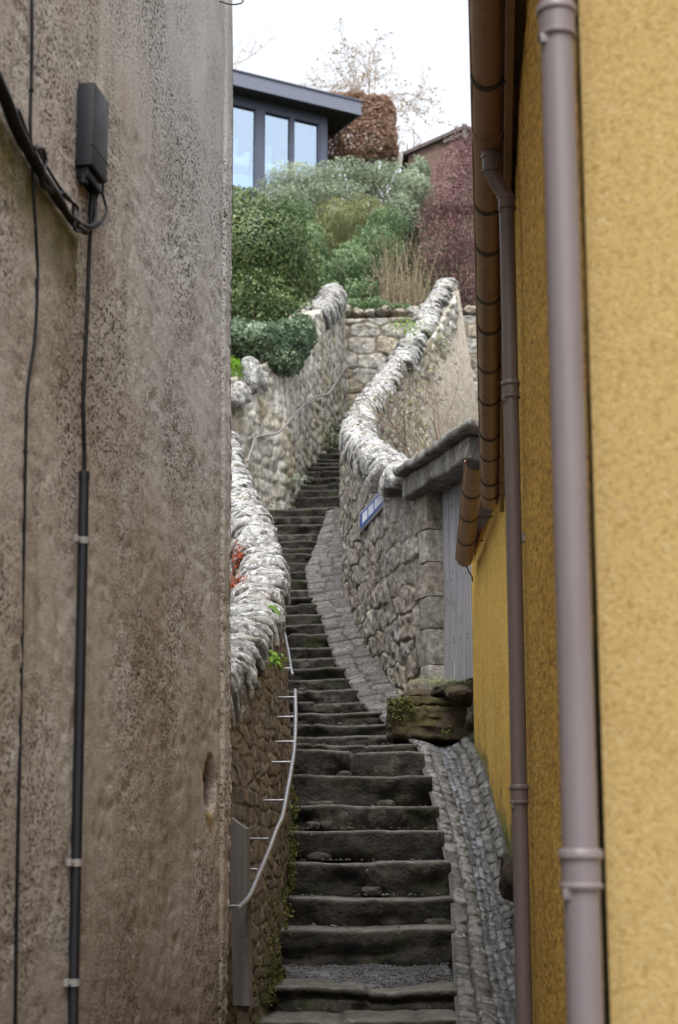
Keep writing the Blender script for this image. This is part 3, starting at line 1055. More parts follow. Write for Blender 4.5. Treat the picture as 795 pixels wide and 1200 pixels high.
def build_step(i):
    y, xr, Y = STEPS[i]
    z = at(440, y, Y).z
    zp = at(440, STEPS[i - 1][0], STEPS[i - 1][2]).z if i else z - .2
    Yn = STEPS[i + 1][2] if i + 1 < len(STEPS) else Y + .35
    h = z - zp + .05
    dpt = min(Yn - Y, .55) + .10
    xR = at(xr, y, Y).x
    xL = stair_left(Y)
    if i < 9:
        xL = at((318, 320, 322, 326, 331, 333, 340, 343, 343)[i], y, Y).x - .06
    r = np.random.default_rng(100 + i)
    prof = [(.03, -h)] + [(.022 * q ** 2, -h * q) for q in (.86, .74, .62, .5, .4, .3, .2)] + [(.0, -.022), (.002, -.010), (.010, -.002), (.035, 0), (.12, .0), (dpt * .6, .002), (dpt, .003)]
    wear_light = [0] * 8 + [.0, .25, .9, 1, .8, .7, .6]
    NR = 8
    crack = r.uniform(.25, .8)                   # the bed joint that shows part of the way along some risers
    bed = i < 16 and r.random() < .6
    tones = r.uniform(0, 1, 4)
    nx = max(14, int((xR - xL) / .022))
    xs = np.linspace(xL, xR, nx)
    ex = np.minimum(xs - xL, xR - xs)
    V, A = [], []
    # stones of the tread: one to three lengths, set slightly out of line
    nst = int(r.integers(1, 4)) if i < 24 else int(r.integers(1, 3))
    cuts = np.sort(r.uniform(.2, .8, nst - 1)) * (xR - xL) + xL if nst > 1 else np.array([])
    sidx = np.searchsorted(cuts, xs)
    dz = r.uniform(-.012, .012, nst)[sidx]
    dy = r.uniform(-.018, .018, nst)[sidx]
    hollow = -.012 * np.exp(-((xs - (xL + xR) / 2 - r.uniform(-.15, .15)) / .28) ** 2)
    near = np.min(np.abs(xs[:, None] - cuts[None, :]), 1) if len(cuts) else np.full(nx, 9.0)
    gap = np.exp(-(near / .010) ** 2)
    nz = fbm(np.stack([xs * 4.2, xs * 0 + i * 7.7, xs * 0], 1), 4, 7) * .013
    ny = fbm(np.stack([xs * 4, xs * 0 + i * 3.3, xs * 0 + 5], 1), 3, 9) * .022
    for k, (py, pz) in enumerate(prof):
        P3 = np.stack([xs * 9, np.full(nx, py * 9 + i * 3.1), np.full(nx, pz * 9)], 1)
        rgh = fbm(P3, 3, 13)
        rnd = .03 * np.exp(-(ex / .03)) if k < NR + 5 else 0
        yy = Y + py + dy + ny + rgh * (.030 if k < NR else .010) + gap * .03 * (k < NR + 3) + rnd
        # soft undercut where the stone has spalled
        if k < NR:
            q_ = -pz / h
            yy = yy + np.maximum(0, fbm(P3 * np.array([.45, .4, .5]) + 9, 3, 17)) * .11 * sstep(.1, .6, q_) * (1 if k else .4)
            if bed:
                line = crack + .12 * fbm(np.stack([xs * 2.5, xs * 0 + i, xs * 0], 1), 2, 3)
                yy = yy + .05 * np.exp(-((q_ - line) / .07) ** 2) * sstep(-.1, .2, fbm(np.stack([xs * 1.2, xs * 0 + i * 5, xs * 0], 1), 2, 6))
        z_ = z + pz + (dz + nz + hollow) * (1 if k > 4 else .4) + rgh * .007 - gap * .012 * (k > NR)
        V.append(np.stack([xs, yy, z_], 1))
        A.append(np.clip(wear_light[k] * (1 - gap) + fbm(P3 * .7, 2, 23) * .25 * (k > NR), 0, 1))
    G = np.stack(V, 1)
    npf = len(prof)
    Vv = G.reshape(-1, 3)
    idx = np.arange(nx * npf).reshape(nx, npf)
    Fc = [(idx[a, b], idx[a + 1, b], idx[a + 1, b + 1], idx[a, b + 1]) for a in range(nx - 1) for b in range(npf - 1)]
    # close ends and back
    base = len(Vv)
    Vv = np.concatenate([Vv, [[xL, Y + dpt, z - h], [xR, Y + dpt, z - h]]])
    Fc.append(tuple(idx[0][::-1]) + (base,))
    Fc.append(tuple(idx[-1]) + (base + 1,))
    att = np.concatenate([np.stack(A, 1).ravel(), [0, 0]])
    ton = np.concatenate([np.repeat(tones[sidx][:, None], npf, 1).ravel(), [.5, .5]])
    mesh('step', Vv, Fc, M['step'], st, True, {'wear_light': att, 'tone': ton})


for i in range(len(STEPS)):
    build_step(i)

# loose stones that pack the gaps under the lower treads
pk = random.Random(12)
for i in (5, 7, 8, 8, 8, 9, 6, 4, 7, 8):
    y, xr, Y = STEPS[i]
    zlow = at(440, STEPS[i - 1][0], STEPS[i - 1][2]).z
    xk_ = pk.uniform(stair_left(Y) + .2, at(xr, y, Y).x - .08)
    sx = pk.uniform(.03, .075)
    v_ = boulder((xk_, Y - .004, zlow + .022), sx, .04, pk.uniform(.02, .034), i * 3 + int(sx * 900))
    mesh('packing_stone', v_, pf, M['step'], st, True, {'wear_light': np.full(len(v_), .25), 'tone': np.full(len(v_), pk.random())})

# gravelly landing behind the third step and grit on the treads
zA, zB = at(440, 1158, 8.15).z, at(440, 1089, 9.0).z
gx0, gx1 = at(326, 1140, 8.4).x, at(534, 1140, 8.4).x
nx, ny = 46, 34
X, Yg = np.meshgrid(np.linspace(gx0, gx1, nx), np.linspace(8.20, 9.06, ny))
Zg = zA - .035 + (zB - zA - .15) * sstep(8.1, 9.06, Yg) + fbm(np.stack([X * 6, Yg * 6, X * 0], -1), 3, 3) * .018 + fbm(np.stack([X * 40, Yg * 40, X * 0], -1), 2, 3) * .006
GV = np.stack([X, Yg, Zg], -1).reshape(-1, 3)
GF = [(j * nx + i, j * nx + i + 1, (j + 1) * nx + i + 1, (j + 1) * nx + i) for j in range(ny - 1) for i in range(nx - 1)]
V, Fc = list(map(tuple, GV)), GF
n0 = len(V)
rg = np.random.default_rng(5)


def pebble(V, Fc, c, s, r):
    n0 = len(V)
    o = np.array([[1, 0, 0], [-1, 0, 0], [0, 1, 0], [0, -1, 0], [0, 0, .7], [0, 0, -.7]]) * s * r.uniform(.6, 1.3, (6, 1))
    a = r.uniform(0, 6.28)
    R_ = np.array([[math.cos(a), -math.sin(a), 0], [math.sin(a), math.cos(a), 0], [0, 0, 1]])
    for q in o @ R_.T + np.array(c): V.append(tuple(q))
    for t in ((0, 2, 4), (2, 1, 4), (1, 3, 4), (3, 0, 4), (2, 0, 5), (1, 2, 5), (3, 1, 5), (0, 3, 5)):
        Fc.append(tuple(n0 + k for k in t))


for k in range(1500):
    j = rg.integers(0, len(GV))
    c = GV[j] + np.array([rg.uniform(-.012, .012), rg.uniform(-.012, .012), .003])
    pebble(V, Fc, c, rg.uniform(.004, .011), rg)
for i in range(3, 16):
    y, xr, Y = STEPS[i]
    z = at(440, y, Y).z
    xL, xR = stair_left(Y) + .12, at(xr, y, Y).x - .03
    Yn = STEPS[i + 1][2]
    for k in range(26):
        tt = rg.random() ** .6
        pebble(V, Fc, (rg.uniform(xL, xR), Y + .08 + (Yn - Y - .06) * tt, z + .005), rg.uniform(.003, .013) * (1.6 if rg.random() < .06 else 1), rg)
tag(mesh('gravel', V, Fc, M['gravel'], None), 'grey gravel and grit lying on the lower treads', 'gravel', kind='stuff')


# ------------------------------------------------------------------ cobbles
def setts(rows, mat, name, parent=None, gap=.012, top=.018, seed=2, slope=None):
    """rows: list of quads (a,b,c,d) in world space, each becomes one rounded stone"""
    r = np.random.default_rng(seed)
    V, Fc, stn, jn = [], [], [], []
    n = 0
    for q in rows:
        q = np.array([list(p) for p in q])
        ctr = q.mean(0)
        nrm = np.cross(q[1] - q[0], q[3] - q[0])
        nrm /= np.linalg.norm(nrm) + 1e-9
        if nrm[2] < 0: nrm = -nrm
        hgt = top * r.uniform(.6, 1.4)
        e = np.linalg.norm(q[1] - q[0]) * .5 + np.linalg.norm(q[3] - q[0]) * .5
        g = gap / max(e, .02)
        jit = r.uniform(-.006, .006, (4, 3))
        a = ctr + (q - ctr) * (1 - g) + jit
        b = ctr + (q - ctr) * (1 - g * 1.25) + jit + nrm * hgt * .7
        c = ctr + (q - ctr) * (1 - g * 2.6 - .08) + jit + nrm * hgt + r.uniform(-.003, .003, (4, 1)) * nrm
        d = ctr + (q - ctr) * .35 + nrm * hgt * 1.12
        a = a - nrm * .02
        for ring, jv in ((a, .1), (b, .8), (c, 1), (d, 1)):
            V.extend(map(tuple, ring)); jn += [jv] * 4
        sid = r.random()
        stn += [sid] * 16
        for ring in range(3):
            for k in range(4):
                k2 = (k + 1) % 4
                Fc.append((n + ring * 4 + k, n + ring * 4 + k2, n + ring * 4 + 4 + k2, n + ring * 4 + 4 + k))
        Fc.append((n + 12, n + 13, n + 14, n + 15))
        n += 16
    o = mesh(name, V, Fc, mat, parent, True, {'stone': stn, 'joint': jn})
    bm = bmesh.new(); bm.from_mesh(o.data)
    bmesh.ops.recalc_face_normals(bm, faces=bm.faces)
    bm.to_mesh(o.data); bm.free()
    return o


# ramp of cobbles between the steps and the curved wall
def ramp_left(Y):
    ys = [s[2] for s in STEPS]
    return float(np.interp(Y, ys, [at(s[1], s[0], s[2]).x for s in STEPS]))


def ramp_z(Y):
    ys = [s[2] for s in STEPS]
    return float(np.interp(Y, ys, [at(440, s[0], s[2]).z for s in STEPS]))


def ramp_pt(u, Y, dz=0):
    a, b = ramp_left(Y) - .015, xon(A_FOOT, Y) + .03
    if Y < 12.45: b = at(513, 800, 12.45).x
    z = ramp_z(Y) - .055 + .06 * u + .04 * math.sin(math.pi * u) * 0
    return Vector((a + (b - a) * u, Y, z + dz))


ramp = empty('cobbled_path', ramp_pt(.5, 12.6))
tag(ramp, kind='structure')
quads = []
Y = 12.55
rr = random.Random(9)
while Y < 20.55:
    lg = rr.uniform(.105, .16)
    wdt = abs(xon(A_FOOT, Y) - ramp_left(Y))
    nacross = max(2, int(round(wdt / .155)))
    edges = [0] + sorted((k + rr.uniform(-.22, .22)) / nacross for k in range(1, nacross)) + [1]
    for k in range(nacross):
        sk = rr.uniform(-.02, .02)
        u0, u1 = edges[k], edges[k + 1]
        quads.append((ramp_pt(u0, Y + sk), ramp_pt(u1, Y + sk), ramp_pt(u1, Y + lg + sk), ramp_pt(u0, Y + lg + sk)))
    Y += lg
setts(quads, M['cobble'], 'cobble', ramp, .011, .020, 5)
V, Fc = [], []
ysb = np.linspace(12.45, 20.6, 90)
for a in ysb:
    for u in np.linspace(0, 1, 7):
        p = ramp_pt(u, a, .006)
        V.append((p.x + (.08 if u == 1 else 0), p.y, p.z))
for i in range(len(ysb) - 1):
    for j in range(6):
        a = i * 7 + j
        Fc.append((a, a + 1, a + 8, a + 7))
mesh('bedding', V, Fc, M['cobble'], ramp, True, {'stone': [.3] * len(V), 'joint': [.35] * len(V)})

# dished drainage channel right of the lower steps
CH_Y = [6.6, 7.2, 8.15, 9.0, 9.7, 10.3, 10.95, 11.5, 11.95]
CH_P = [1285, 1238, 1170, 1098, 1028, 962, 903, 876, 866]


def ch_z(Y):
    return float(np.interp(Y, CH_Y, [at(545, p, y).z for p, y in zip(CH_P, CH_Y)]))


def ch_pt(u, Y, dz=0):
    a = float(np.interp(Y, [s[2] for s in STEPS], [at(s[1], s[0], s[2]).x for s in STEPS])) - .01
    b = float(np.interp(Y, [5, 5.7, 9.4, 11.5, 12.2], [.66, 1.02, 1.0, .93, .92]))
    c = 1 - min(1, abs(u - .56) / .42)
    return Vector((a + (b - a) * u, Y, ch_z(Y) - .075 * (c ** .7) + .03 * max(0, u - .85) * 4 + dz))


ch = empty('drainage_path', ch_pt(.5, 8))
tag(ch, kind='structure')
for (u0, u1, ncol, mt, seed, l0, l1) in ((0, .40, 2, 'sett', 3, .06, .12), (.40, .70, 3, 'wetsett', 6, .07, .16), (.70, 1.0, 2, 'sett', 8, .07, .13)):
    quads = []
    for c in range(ncol):
        Y = 6.6 + rr.random() * .1
        ua, ub = u0 + (u1 - u0) * c / ncol, u0 + (u1 - u0) * (c + 1) / ncol
        while Y < 11.95:
            lg = rr.uniform(l0, l1)
            sk = rr.uniform(-.012, .012)
            j0, j1 = rr.uniform(-.012, .012), rr.uniform(-.012, .012)
            quads.append((ch_pt(ua + j0, Y + sk), ch_pt(ub + j1, Y - sk), ch_pt(ub + j1, Y + lg - sk), ch_pt(ua + j0, Y + lg + sk)))
            Y += lg
    setts(quads, M[mt], 'sett', ch, .011, .02 if mt != 'wetsett' else .012, seed)
V, Fc = [], []
ysb = np.linspace(6.4, 12.1, 80)
for a in ysb:
    for u in np.linspace(-.02, 1.04, 12):
        V.append(tuple(ch_pt(u, a, .004)))
for i in range(len(ysb) - 1):
    for j in range(11):
        a = i * 12 + j
        Fc.append((a, a + 1, a + 13, a + 12))
mesh('bedding', V, Fc, M['sett'], ch, True, {'stone': [.3] * len(V), 'joint': [.35] * len(V)})

# ---- mossy doorstep block
bk = empty('doorstep_block', at(500, 862, 11.95))
tag(bk, 'dark mossy stone doorstep block under the garden door, at the head of the channel', 'stone block')
z0, z1 = at(500, 866, 11.9).z, at(500, 826, 11.9).z
xa, xb = at(457, 840, 11.9).x, at(548, 840, 11.9).x
I3 = Matrix.Identity(3)
rough_slab('block', ((xa + xb) / 2, 12.2, (z0 + z1) / 2), xb - xa, .6, z1 - z0, I3, M['mossy'], bk, 91, .055, 22, .03)
rough_slab('cap_slab', ((xa + xb) / 2 + .02, 12.22, z1 + .025), xb - xa + .03, .66, .05, I3, M['mossy'], bk, 93, .035, 18, .015)
z2 = at(500, 800, 12.2).z
stones('moss_stone', [(at(500, 815, 12.1), .15, .14, .035, 31), (at(524, 810, 12.0), .13, .13, .045, 32), (at(541, 812, 11.8), .09, .12, .042, 34), (at(551, 846, 11.6), .025, .1, .06, 35)], M['mossy'], bk)
items = [(at(596, 1004, 9.0) + Vector((.03, 0, -.10)), .07, .16, .12, 40)]
fs = stones('foot_stone', items, M['mossy'], None)
tag(fs, 'rough mossy stone at the foot of the far ochre wall beside the channel', 'stone')

# ------------------------------------------------------------------ left building
BL = empty('grey_harled_building', (-.386, 6.0, 0))
tag(BL, 'tall weathered grey-brown harled gable wall with cables on it, left of the alley', 'building')
wd = Vector((.166, 1, 0)).normalized()
wn = Vector((wd.y, -wd.x, 0))


BATTER = .0092                 # the wall leans back a little as it rises


def wallp(px, py, off=0.0):
    """point on the face of the grey building seen at photo position px, py"""
    u = (px - CX) / F
    # horizontal direction of the ray needs the depth scale of this row
    v = (CY - py) / F
    k = CP - v * SP
    r = u / k
    bt = 0.0
    for _ in range(4):
        Y = (-.386 - bt - .166 * 6) / (r - .166)
        p = at(px, py, Y)
        bt = BATTER * (p.z - 1.0)
    return p + wn * off


ys = np.concatenate([np.linspace(-8, 3.0, 26), np.arange(3.05, 5.99, .0125), [5.985, 6.0]])
zs = np.concatenate([np.linspace(-.2, .55, 8), np.arange(.58, 3.75, .0125), np.linspace(3.8, 7.5, 14)])
Yw, Zw = np.meshgrid(ys, zs)
Xw = -.386 + .166 * (Yw - 6) - BATTER * (Zw - 1.0)
P3 = np.stack([Xw, Yw, Zw], -1)
d = fbm(P3 * 1.1, 3, 2) * .018 + fbm(P3 * np.array([26, 26, 44]), 3, 4) * .0034 - sstep(.25, .6, fbm(P3 * np.array([24, 24, 40]), 2, 8)) * .0045
d += sstep(5.88, 5.9, Yw) * .006 - .012 * np.exp(-((Yw - 5.885) / .012) ** 2)
# slot-shaped hole and the patch under it
hp = wallp(247, 921)
tp = wallp(247, 958)
dY, dZ = Yw - hp.y, Zw - hp.z
hole = sstep(1.2, 1.0, np.sqrt((dY / .065) ** 2 + (np.maximum(np.abs(dZ + .0), 0) / .085) ** 2) + .25 * fbm(P3 * 20, 2, 3))
patch = sstep(1.0, .7, np.sqrt(((Yw - tp.y) / .055) ** 2 + ((Zw - tp.z) / .05) ** 2) + .3 * fbm(P3 * 18, 2, 6)) * (1 - hole)
d -= hole * .06
# green stain below the cable bundle
bpts = [wallp(*q) for q in ((-40, 60), (0, 150), (30, 205), (60, 250), (85, 285), (92, 300))]
by = np.array([p.y for p in bpts]); bz = np.array([p.z for p in bpts])
under = np.interp(Yw, by, bz, left=9, right=-9) - Zw
stain = sstep(-.05, -.02, under) * sstep(.24, .04, under) * (Yw > by[0]) * (Yw < by[-1])
stain = stain * np.clip(.85 + .5 * fbm(P3 * 14, 3, 12), 0, 1)
P3[..., 0] += wn.x * d
P3[..., 1] += wn.y * d * (Yw < 5.97)
nx = len(ys)
idx = np.arange(P3.size // 3).reshape(len(zs), nx)
V = P3.reshape(-1, 3)
Fc = [(idx[j, i], idx[j, i + 1], idx[j + 1, i + 1], idx[j + 1, i]) for j in range(len(zs) - 1) for i in range(nx - 1)]
Fc = [q[::-1] for q in Fc]
# returns of the wall
bx = -6.5
n0 = len(V)
extra = []
for j in range(len(zs)):
    extra.append((bx, 6.05, zs[j]))
V = np.concatenate([V, np.array(extra)])
for j in range(len(zs) - 1):
    Fc.append((idx[j, nx - 1], idx[j + 1, nx - 1], n0 + j + 1, n0 + j))
pad = np.zeros(len(zs))
mesh('wall', V, Fc, M['harl'], BL, True, {'stain': np.concatenate([stain.ravel(), pad]), 'hole': np.concatenate([hole.ravel(), pad]), 'patch': np.concatenate([patch.ravel(), pad])})
me = bpy.data.objects['wall'].data
fl = [True] * len(me.polygons)
for k in range(len(zs) - 1): fl[-1 - k] = False
me.polygons.foreach_set('use_smooth', fl)
mb = MB()
mb.add([(-.4 + .0, 6.05, 7.5), (-2.75, -8, 7.5), (-6.5, -8, 10), (-6.5, 6.05, 10)], [(0, 1, 2, 3)])
mb.add([(-2.72, -8, -.2), (-6.5, -8, -.2), (-6.5, -8, 10), (-2.72, -8, 7.5)], [(0, 1, 2, 3)])
mb.build('roof', M['slate'], BL)

# ---- cables and box on the grey wall
pl = [(40, -900), (37, -300), (35, -60), (35, 60), (34, 110), (33, 150), (37, 230), (41, 300), (41, 340), (38, 400), (30, 455), (28, 500), (26, 600), (24, 700), (21, 850), (18, 1000), (16, 1120), (15, 1240)]
mb = MB()
mb.tube(spline([wallp(x, y, .006) for x, y in pl], 90), .0042, 8)
mb.tube([wallp(34, 104, .006), wallp(34.5, 108, .006)], .0065, 8)
mb.tube([wallp(27, 528, .006), wallp(27, 531, .006)], .0065, 8)
tag(mb.build('thin_cable', M['black'], None, True), 'thin black cable running down the grey wall, leftmost of the two long ones', 'cable')

bx0 = wallp(88, 144)
JB = empty('junction_box', wallp(97, 190))
tag(JB, 'black plastic junction box fixed on the grey harled wall', 'junction box')
WM = Matrix((wd, -wn, Vector((0, 0, 1)))).transposed()
ztop, zbot = at(88, 97, bx0.y).z, at(88, 194, bx0.y).z
c = Vector((bx0.x, bx0.y, (ztop + zbot) / 2))
lenb = .135
mb = MB(); mb.box(c + wd * lenb / 2 + wn * .028, lenb, .048, ztop - zbot, WM, .005); mb.build('cover', M['boxblack'], JB, True)
mb = MB(); mb.box(c + wd * lenb / 2 + wn * .0285 + Vector((0, 0, -.062)), lenb + .002, .0495, .0015, WM); mb.build('seam', M['strap'], JB)
mb = MB()
mb.box(Vector((bx0.x, bx0.y, zbot - .014)) + wd * (lenb / 2 + .004) + wn * .022, lenb - .012, .034, .034, WM, .004)
mb.tube([Vector((bx0.x, bx0.y, zbot - .02)) + wd * .02 + wn * .022, Vector((bx0.x, bx0.y, zbot - .045)) + wd * .02 + wn * .022], .012, 12)
mb.build('gland', M['black'], JB, True)

cnd = empty('cable_conduit', wallp(80, 1180))
tag(cnd, 'black conduit pipe with grey clips, power cable entering its top from the junction box', 'conduit')
cl = [(91.5, 556), (90, 640), (87.5, 760), (85, 880), (82, 1010), (79.5, 1110), (77.5, 1230)]
mb = MB(); mb.tube(spline([wallp(x, y, .017) for x, y in cl], 50), .0135, 16); mb.build('pipe', M['conduit'], cnd, True)
mb = MB(); mb.tube([wallp(91.6, 553, .017), wallp(91.4, 563, .017)], .0150, 16); mb.build('sleeve', M['conduit'], cnd, True)
cp = [(102, 215), (101, 240), (98, 300), (96, 360), (92.5, 430), (91, 480), (92, 530), (91.7, 570)]
mb = MB(); mb.tube(spline([wallp(x, y, .016) for x, y in cp], 60), [.0085] * 12 + [.0058] * 48, 10); mb.build('cable', M['black'], cnd, True)
for yy, xx in ((634, 90.3), (1011, 82), (1151, 78.6)):
    mb = MB()
    p = wallp(xx, yy, .017)
    ring = [p + (wn * math.cos(a) + wd * math.sin(a)) * .0165 for a in np.linspace(-2.2, 2.2, 14)]
    for z_ in (0,):
        V = []
        for q in ring:
            V += [q + Vector((0, 0, -.009)), q + Vector((0, 0, .009))]
        mb.add(V, [(2 * i, 2 * i + 2, 2 * i + 3, 2 * i + 1) for i in range(len(ring) - 1)])
    mb.box(p - wd * .026 - wn * .008, .022, .012, .018, WM, .002)
    mb.tube([p - wd * .026 - wn * .002, p - wd * .026 + wn * .003], .003, 8)
    mb.build('clip', M['clip'], cnd)

bd = empty('cable_bundle', wallp(60, 230))
tag(bd, 'sagging bundle of thick black cables and loose wires looping towards the junction box', 'cables')
mb = MB(); mb.tube(spline([wallp(x, y, .02) for x, y in ((-420, -420), (-240, -210), (-120, -70), (-60, 10), (-30, 60), (-5, 112), (10, 150), (28, 185), (45, 212), (62, 238), (78, 262), (92, 272))], 60), [.016] * 36 + [.0135] * 14 + [.010] * 10, 12)
mb.build('main_cable', M['black'], bd, True)
for sd_, pth, rad in ((1, ((25, 175), (38, 176), (44, 190), (38, 205), (50, 222), (66, 246), (80, 262)), .0062), (2, ((28, 172), (45, 195), (60, 222), (72, 240), (78, 262), (100, 268), (112, 250), (112, 228), (110, 215)), .0040),
                      (3, ((45, 215), (68, 232), (78, 245), (76, 268), (90, 271), (104, 262)), .0045), (4, ((10, 130), (24, 172), (34, 200), (42, 218), (60, 228)), .009), (5, ((84, 262), (94, 266), (101, 255), (104, 235), (104, 222)), .0055)):
    mb = MB(); mb.tube(spline([wallp(x, y, .026 + .006 * math.sin(i * 2.1 + sd_)) for i, (x, y) in enumerate(pth)], 50), rad, 8)
    mb.build('wire', M['conduit'], bd, True)
mb = MB()
mb.tube(spline([wallp(255, 2, .01), wallp(262, 6, .03), wallp(268, 5, .05), wallp(270, 1, .05), wallp(264, -1, .04), wallp(258, -3, .02)], 30), .003, 8)
tag(mb.build('wire_hook', M['strap'], None, True), 'small loop of wire sticking out from the top corner of the grey wall', 'wire')

# ------------------------------------------------------------------ right houses
OH = empty('ochre_house', (.405, 2.58, 0))
tag(OH, 'near ochre-yellow harled house with mauve downpipes, its pale front lit from the street', 'house')
C0, C1 = Vector((at(697, 600, 2.62).x, 2.62)), Vector((at(612, 700, 5.62).x, 5.62))
fd = Vector((.76, -.65)).normalized()


def harl_panel(name, p0, p1, z0, z1, mat, parent, flip, res=.03, amp=.004, seed=1):
    L_ = (p1 - p0).length
    nx, nz = int(L_ / res) + 2, int((z1 - z0) / res) + 2
    t = (p1 - p0).normalized()
    nn = Vector((t.y, -t.x)) * (1 if flip else -1)
    S, Z = np.meshgrid(np.linspace(0, L_, nx), np.linspace(z0, z1, nz))
    P = np.stack([p0.x + t.x * S, p0.y + t.y * S, Z], -1)
    d = fbm(P * 30, 3, seed) * amp + fbm(P * 1.2, 2, seed + 2) * amp * 3
    d *= sstep(0, .02, S) * sstep(0, .02, L_ - S)
    P[..., 0] += nn.x * d
    P[..., 1] += nn.y * d
    idx = np.arange(nx * nz).reshape(nz, nx)
    Fc = [(idx[j, i], idx[j, i + 1], idx[j + 1, i + 1], idx[j + 1, i]) for j in range(nz - 1) for i in range(nx - 1)]
    if flip: Fc = [q for q in Fc]
    return mesh(name, P.reshape(-1, 3), Fc, mat, parent, True)


GUT0, GUT1 = at(571, 0, 4.4), at(574.5, 588, 9.2)
gdir = (GUT1 - GUT0)


def gut(t):
    return GUT0 + gdir * t


eave = lambda Y: float(np.interp(Y, [GUT0.y, GUT1.y], [GUT0.z, GUT1.z])) if Y > GUT0.y else GUT0.z
zt = GUT0.z + .03
fp = C0 + fd * 4.0
harl_panel('front_wall', C0, fp, -.1, 5.2, M['ochre'], OH, True, .02, .0012, 5)
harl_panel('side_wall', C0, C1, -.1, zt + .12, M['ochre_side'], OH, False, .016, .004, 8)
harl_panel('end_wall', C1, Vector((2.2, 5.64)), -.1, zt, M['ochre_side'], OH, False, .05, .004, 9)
# roof: plane rising to the right from the eave
mb = MB()
g0 = gut(-.42); g1 = gut(1.0)
V = [g0 + Vector((.03, 0, .05)), g1 + Vector((.03, 0, .05)), g1 + Vector((3.2, .1, 2.6)), g0 + Vector((3.2, .1, 2.6))]
V2 = [q + Vector((0, 0, .07)) for q in V]
mb.add(V + V2, [(0, 3, 2, 1), (4, 5, 6, 7), (0, 1, 5, 4), (1, 2, 6, 5), (2, 3, 7, 6), (3, 0, 4, 7)])
mb.build('roof', M['slate'], OH)
mb = MB()
V = [g0 + Vector((.055, 0, .045)), g1 + Vector((.055, 0, .045)), Vector((1.03, g1.y, g1.z + .045)), Vector((.62, g0.y, g0.z + .045))]
V2 = [q + Vector((0, 0, -.02)) for q in V]
mb.add(V + V2, [(0, 1, 2, 3), (7, 6, 5, 4), (0, 4, 5, 1), (1, 5, 6, 2), (2, 6, 7, 3), (3, 7, 4, 0)])
mb.build('soffit', M['eave'], OH)
mb = MB()
for a, b in ((g0, g1),):
    V = [a + Vector((.056, 0, -.06)), b + Vector((.056, 0, -.06)), b + Vector((.056, 0, .044)), a + Vector((.056, 0, .044))]
    V2 = [q + Vector((.022, 0, 0)) for q in V]
    mb.add(V + V2, [(0, 1, 2, 3), (7, 6, 5, 4), (0, 4, 5, 1), (1, 5, 6, 2), (2, 6, 7, 3), (3, 7, 4, 0)])
mb.build('fascia', M['eave'], OH)

OC = empty('ochre_cottage', (.98, 9.4, 0))
tag(OC, 'farther ochre-orange harled cottage beside the channel, green moss at its foot', 'house')
K0, K1, K2 = Vector((1.035, 5.66)), Vector((1.0, 9.4)), Vector((.928, 11.5))
mid = harl_panel('side_wall', K0, K1, .1, 4.2, M['ochre_far'], OC, False, .03, .005, 15)
harl_panel('corner_wall', K1, K2, .1, 3.72, M['ochre_far'], OC, False, .025, .006, 16)
harl_panel('gable_wall', K2, Vector((3.2, 11.52)), .1, 3.72, M['ochre_far'], OC, False, .06, .005, 18)
LG0, LG1 = at(557, 540, 9.35), at(544.5, 655, 11.25)
mb = MB()
a, b = LG0 + Vector((.04, -.2, .04)), LG1 + Vector((.04, .15, .04))
V = [a, b, b + Vector((2.6, 0, 2.0)), a + Vector((2.6, 0, 2.0))]
V2 = [q + Vector((0, 0, .07)) for q in V]
mb.add(V + V2, [(0, 3, 2, 1), (4, 5, 6, 7), (0, 1, 5, 4), (1, 2, 6, 5), (2, 3, 7, 6), (3, 0, 4, 7)])
mb.build('roof', M['slate'], OC)


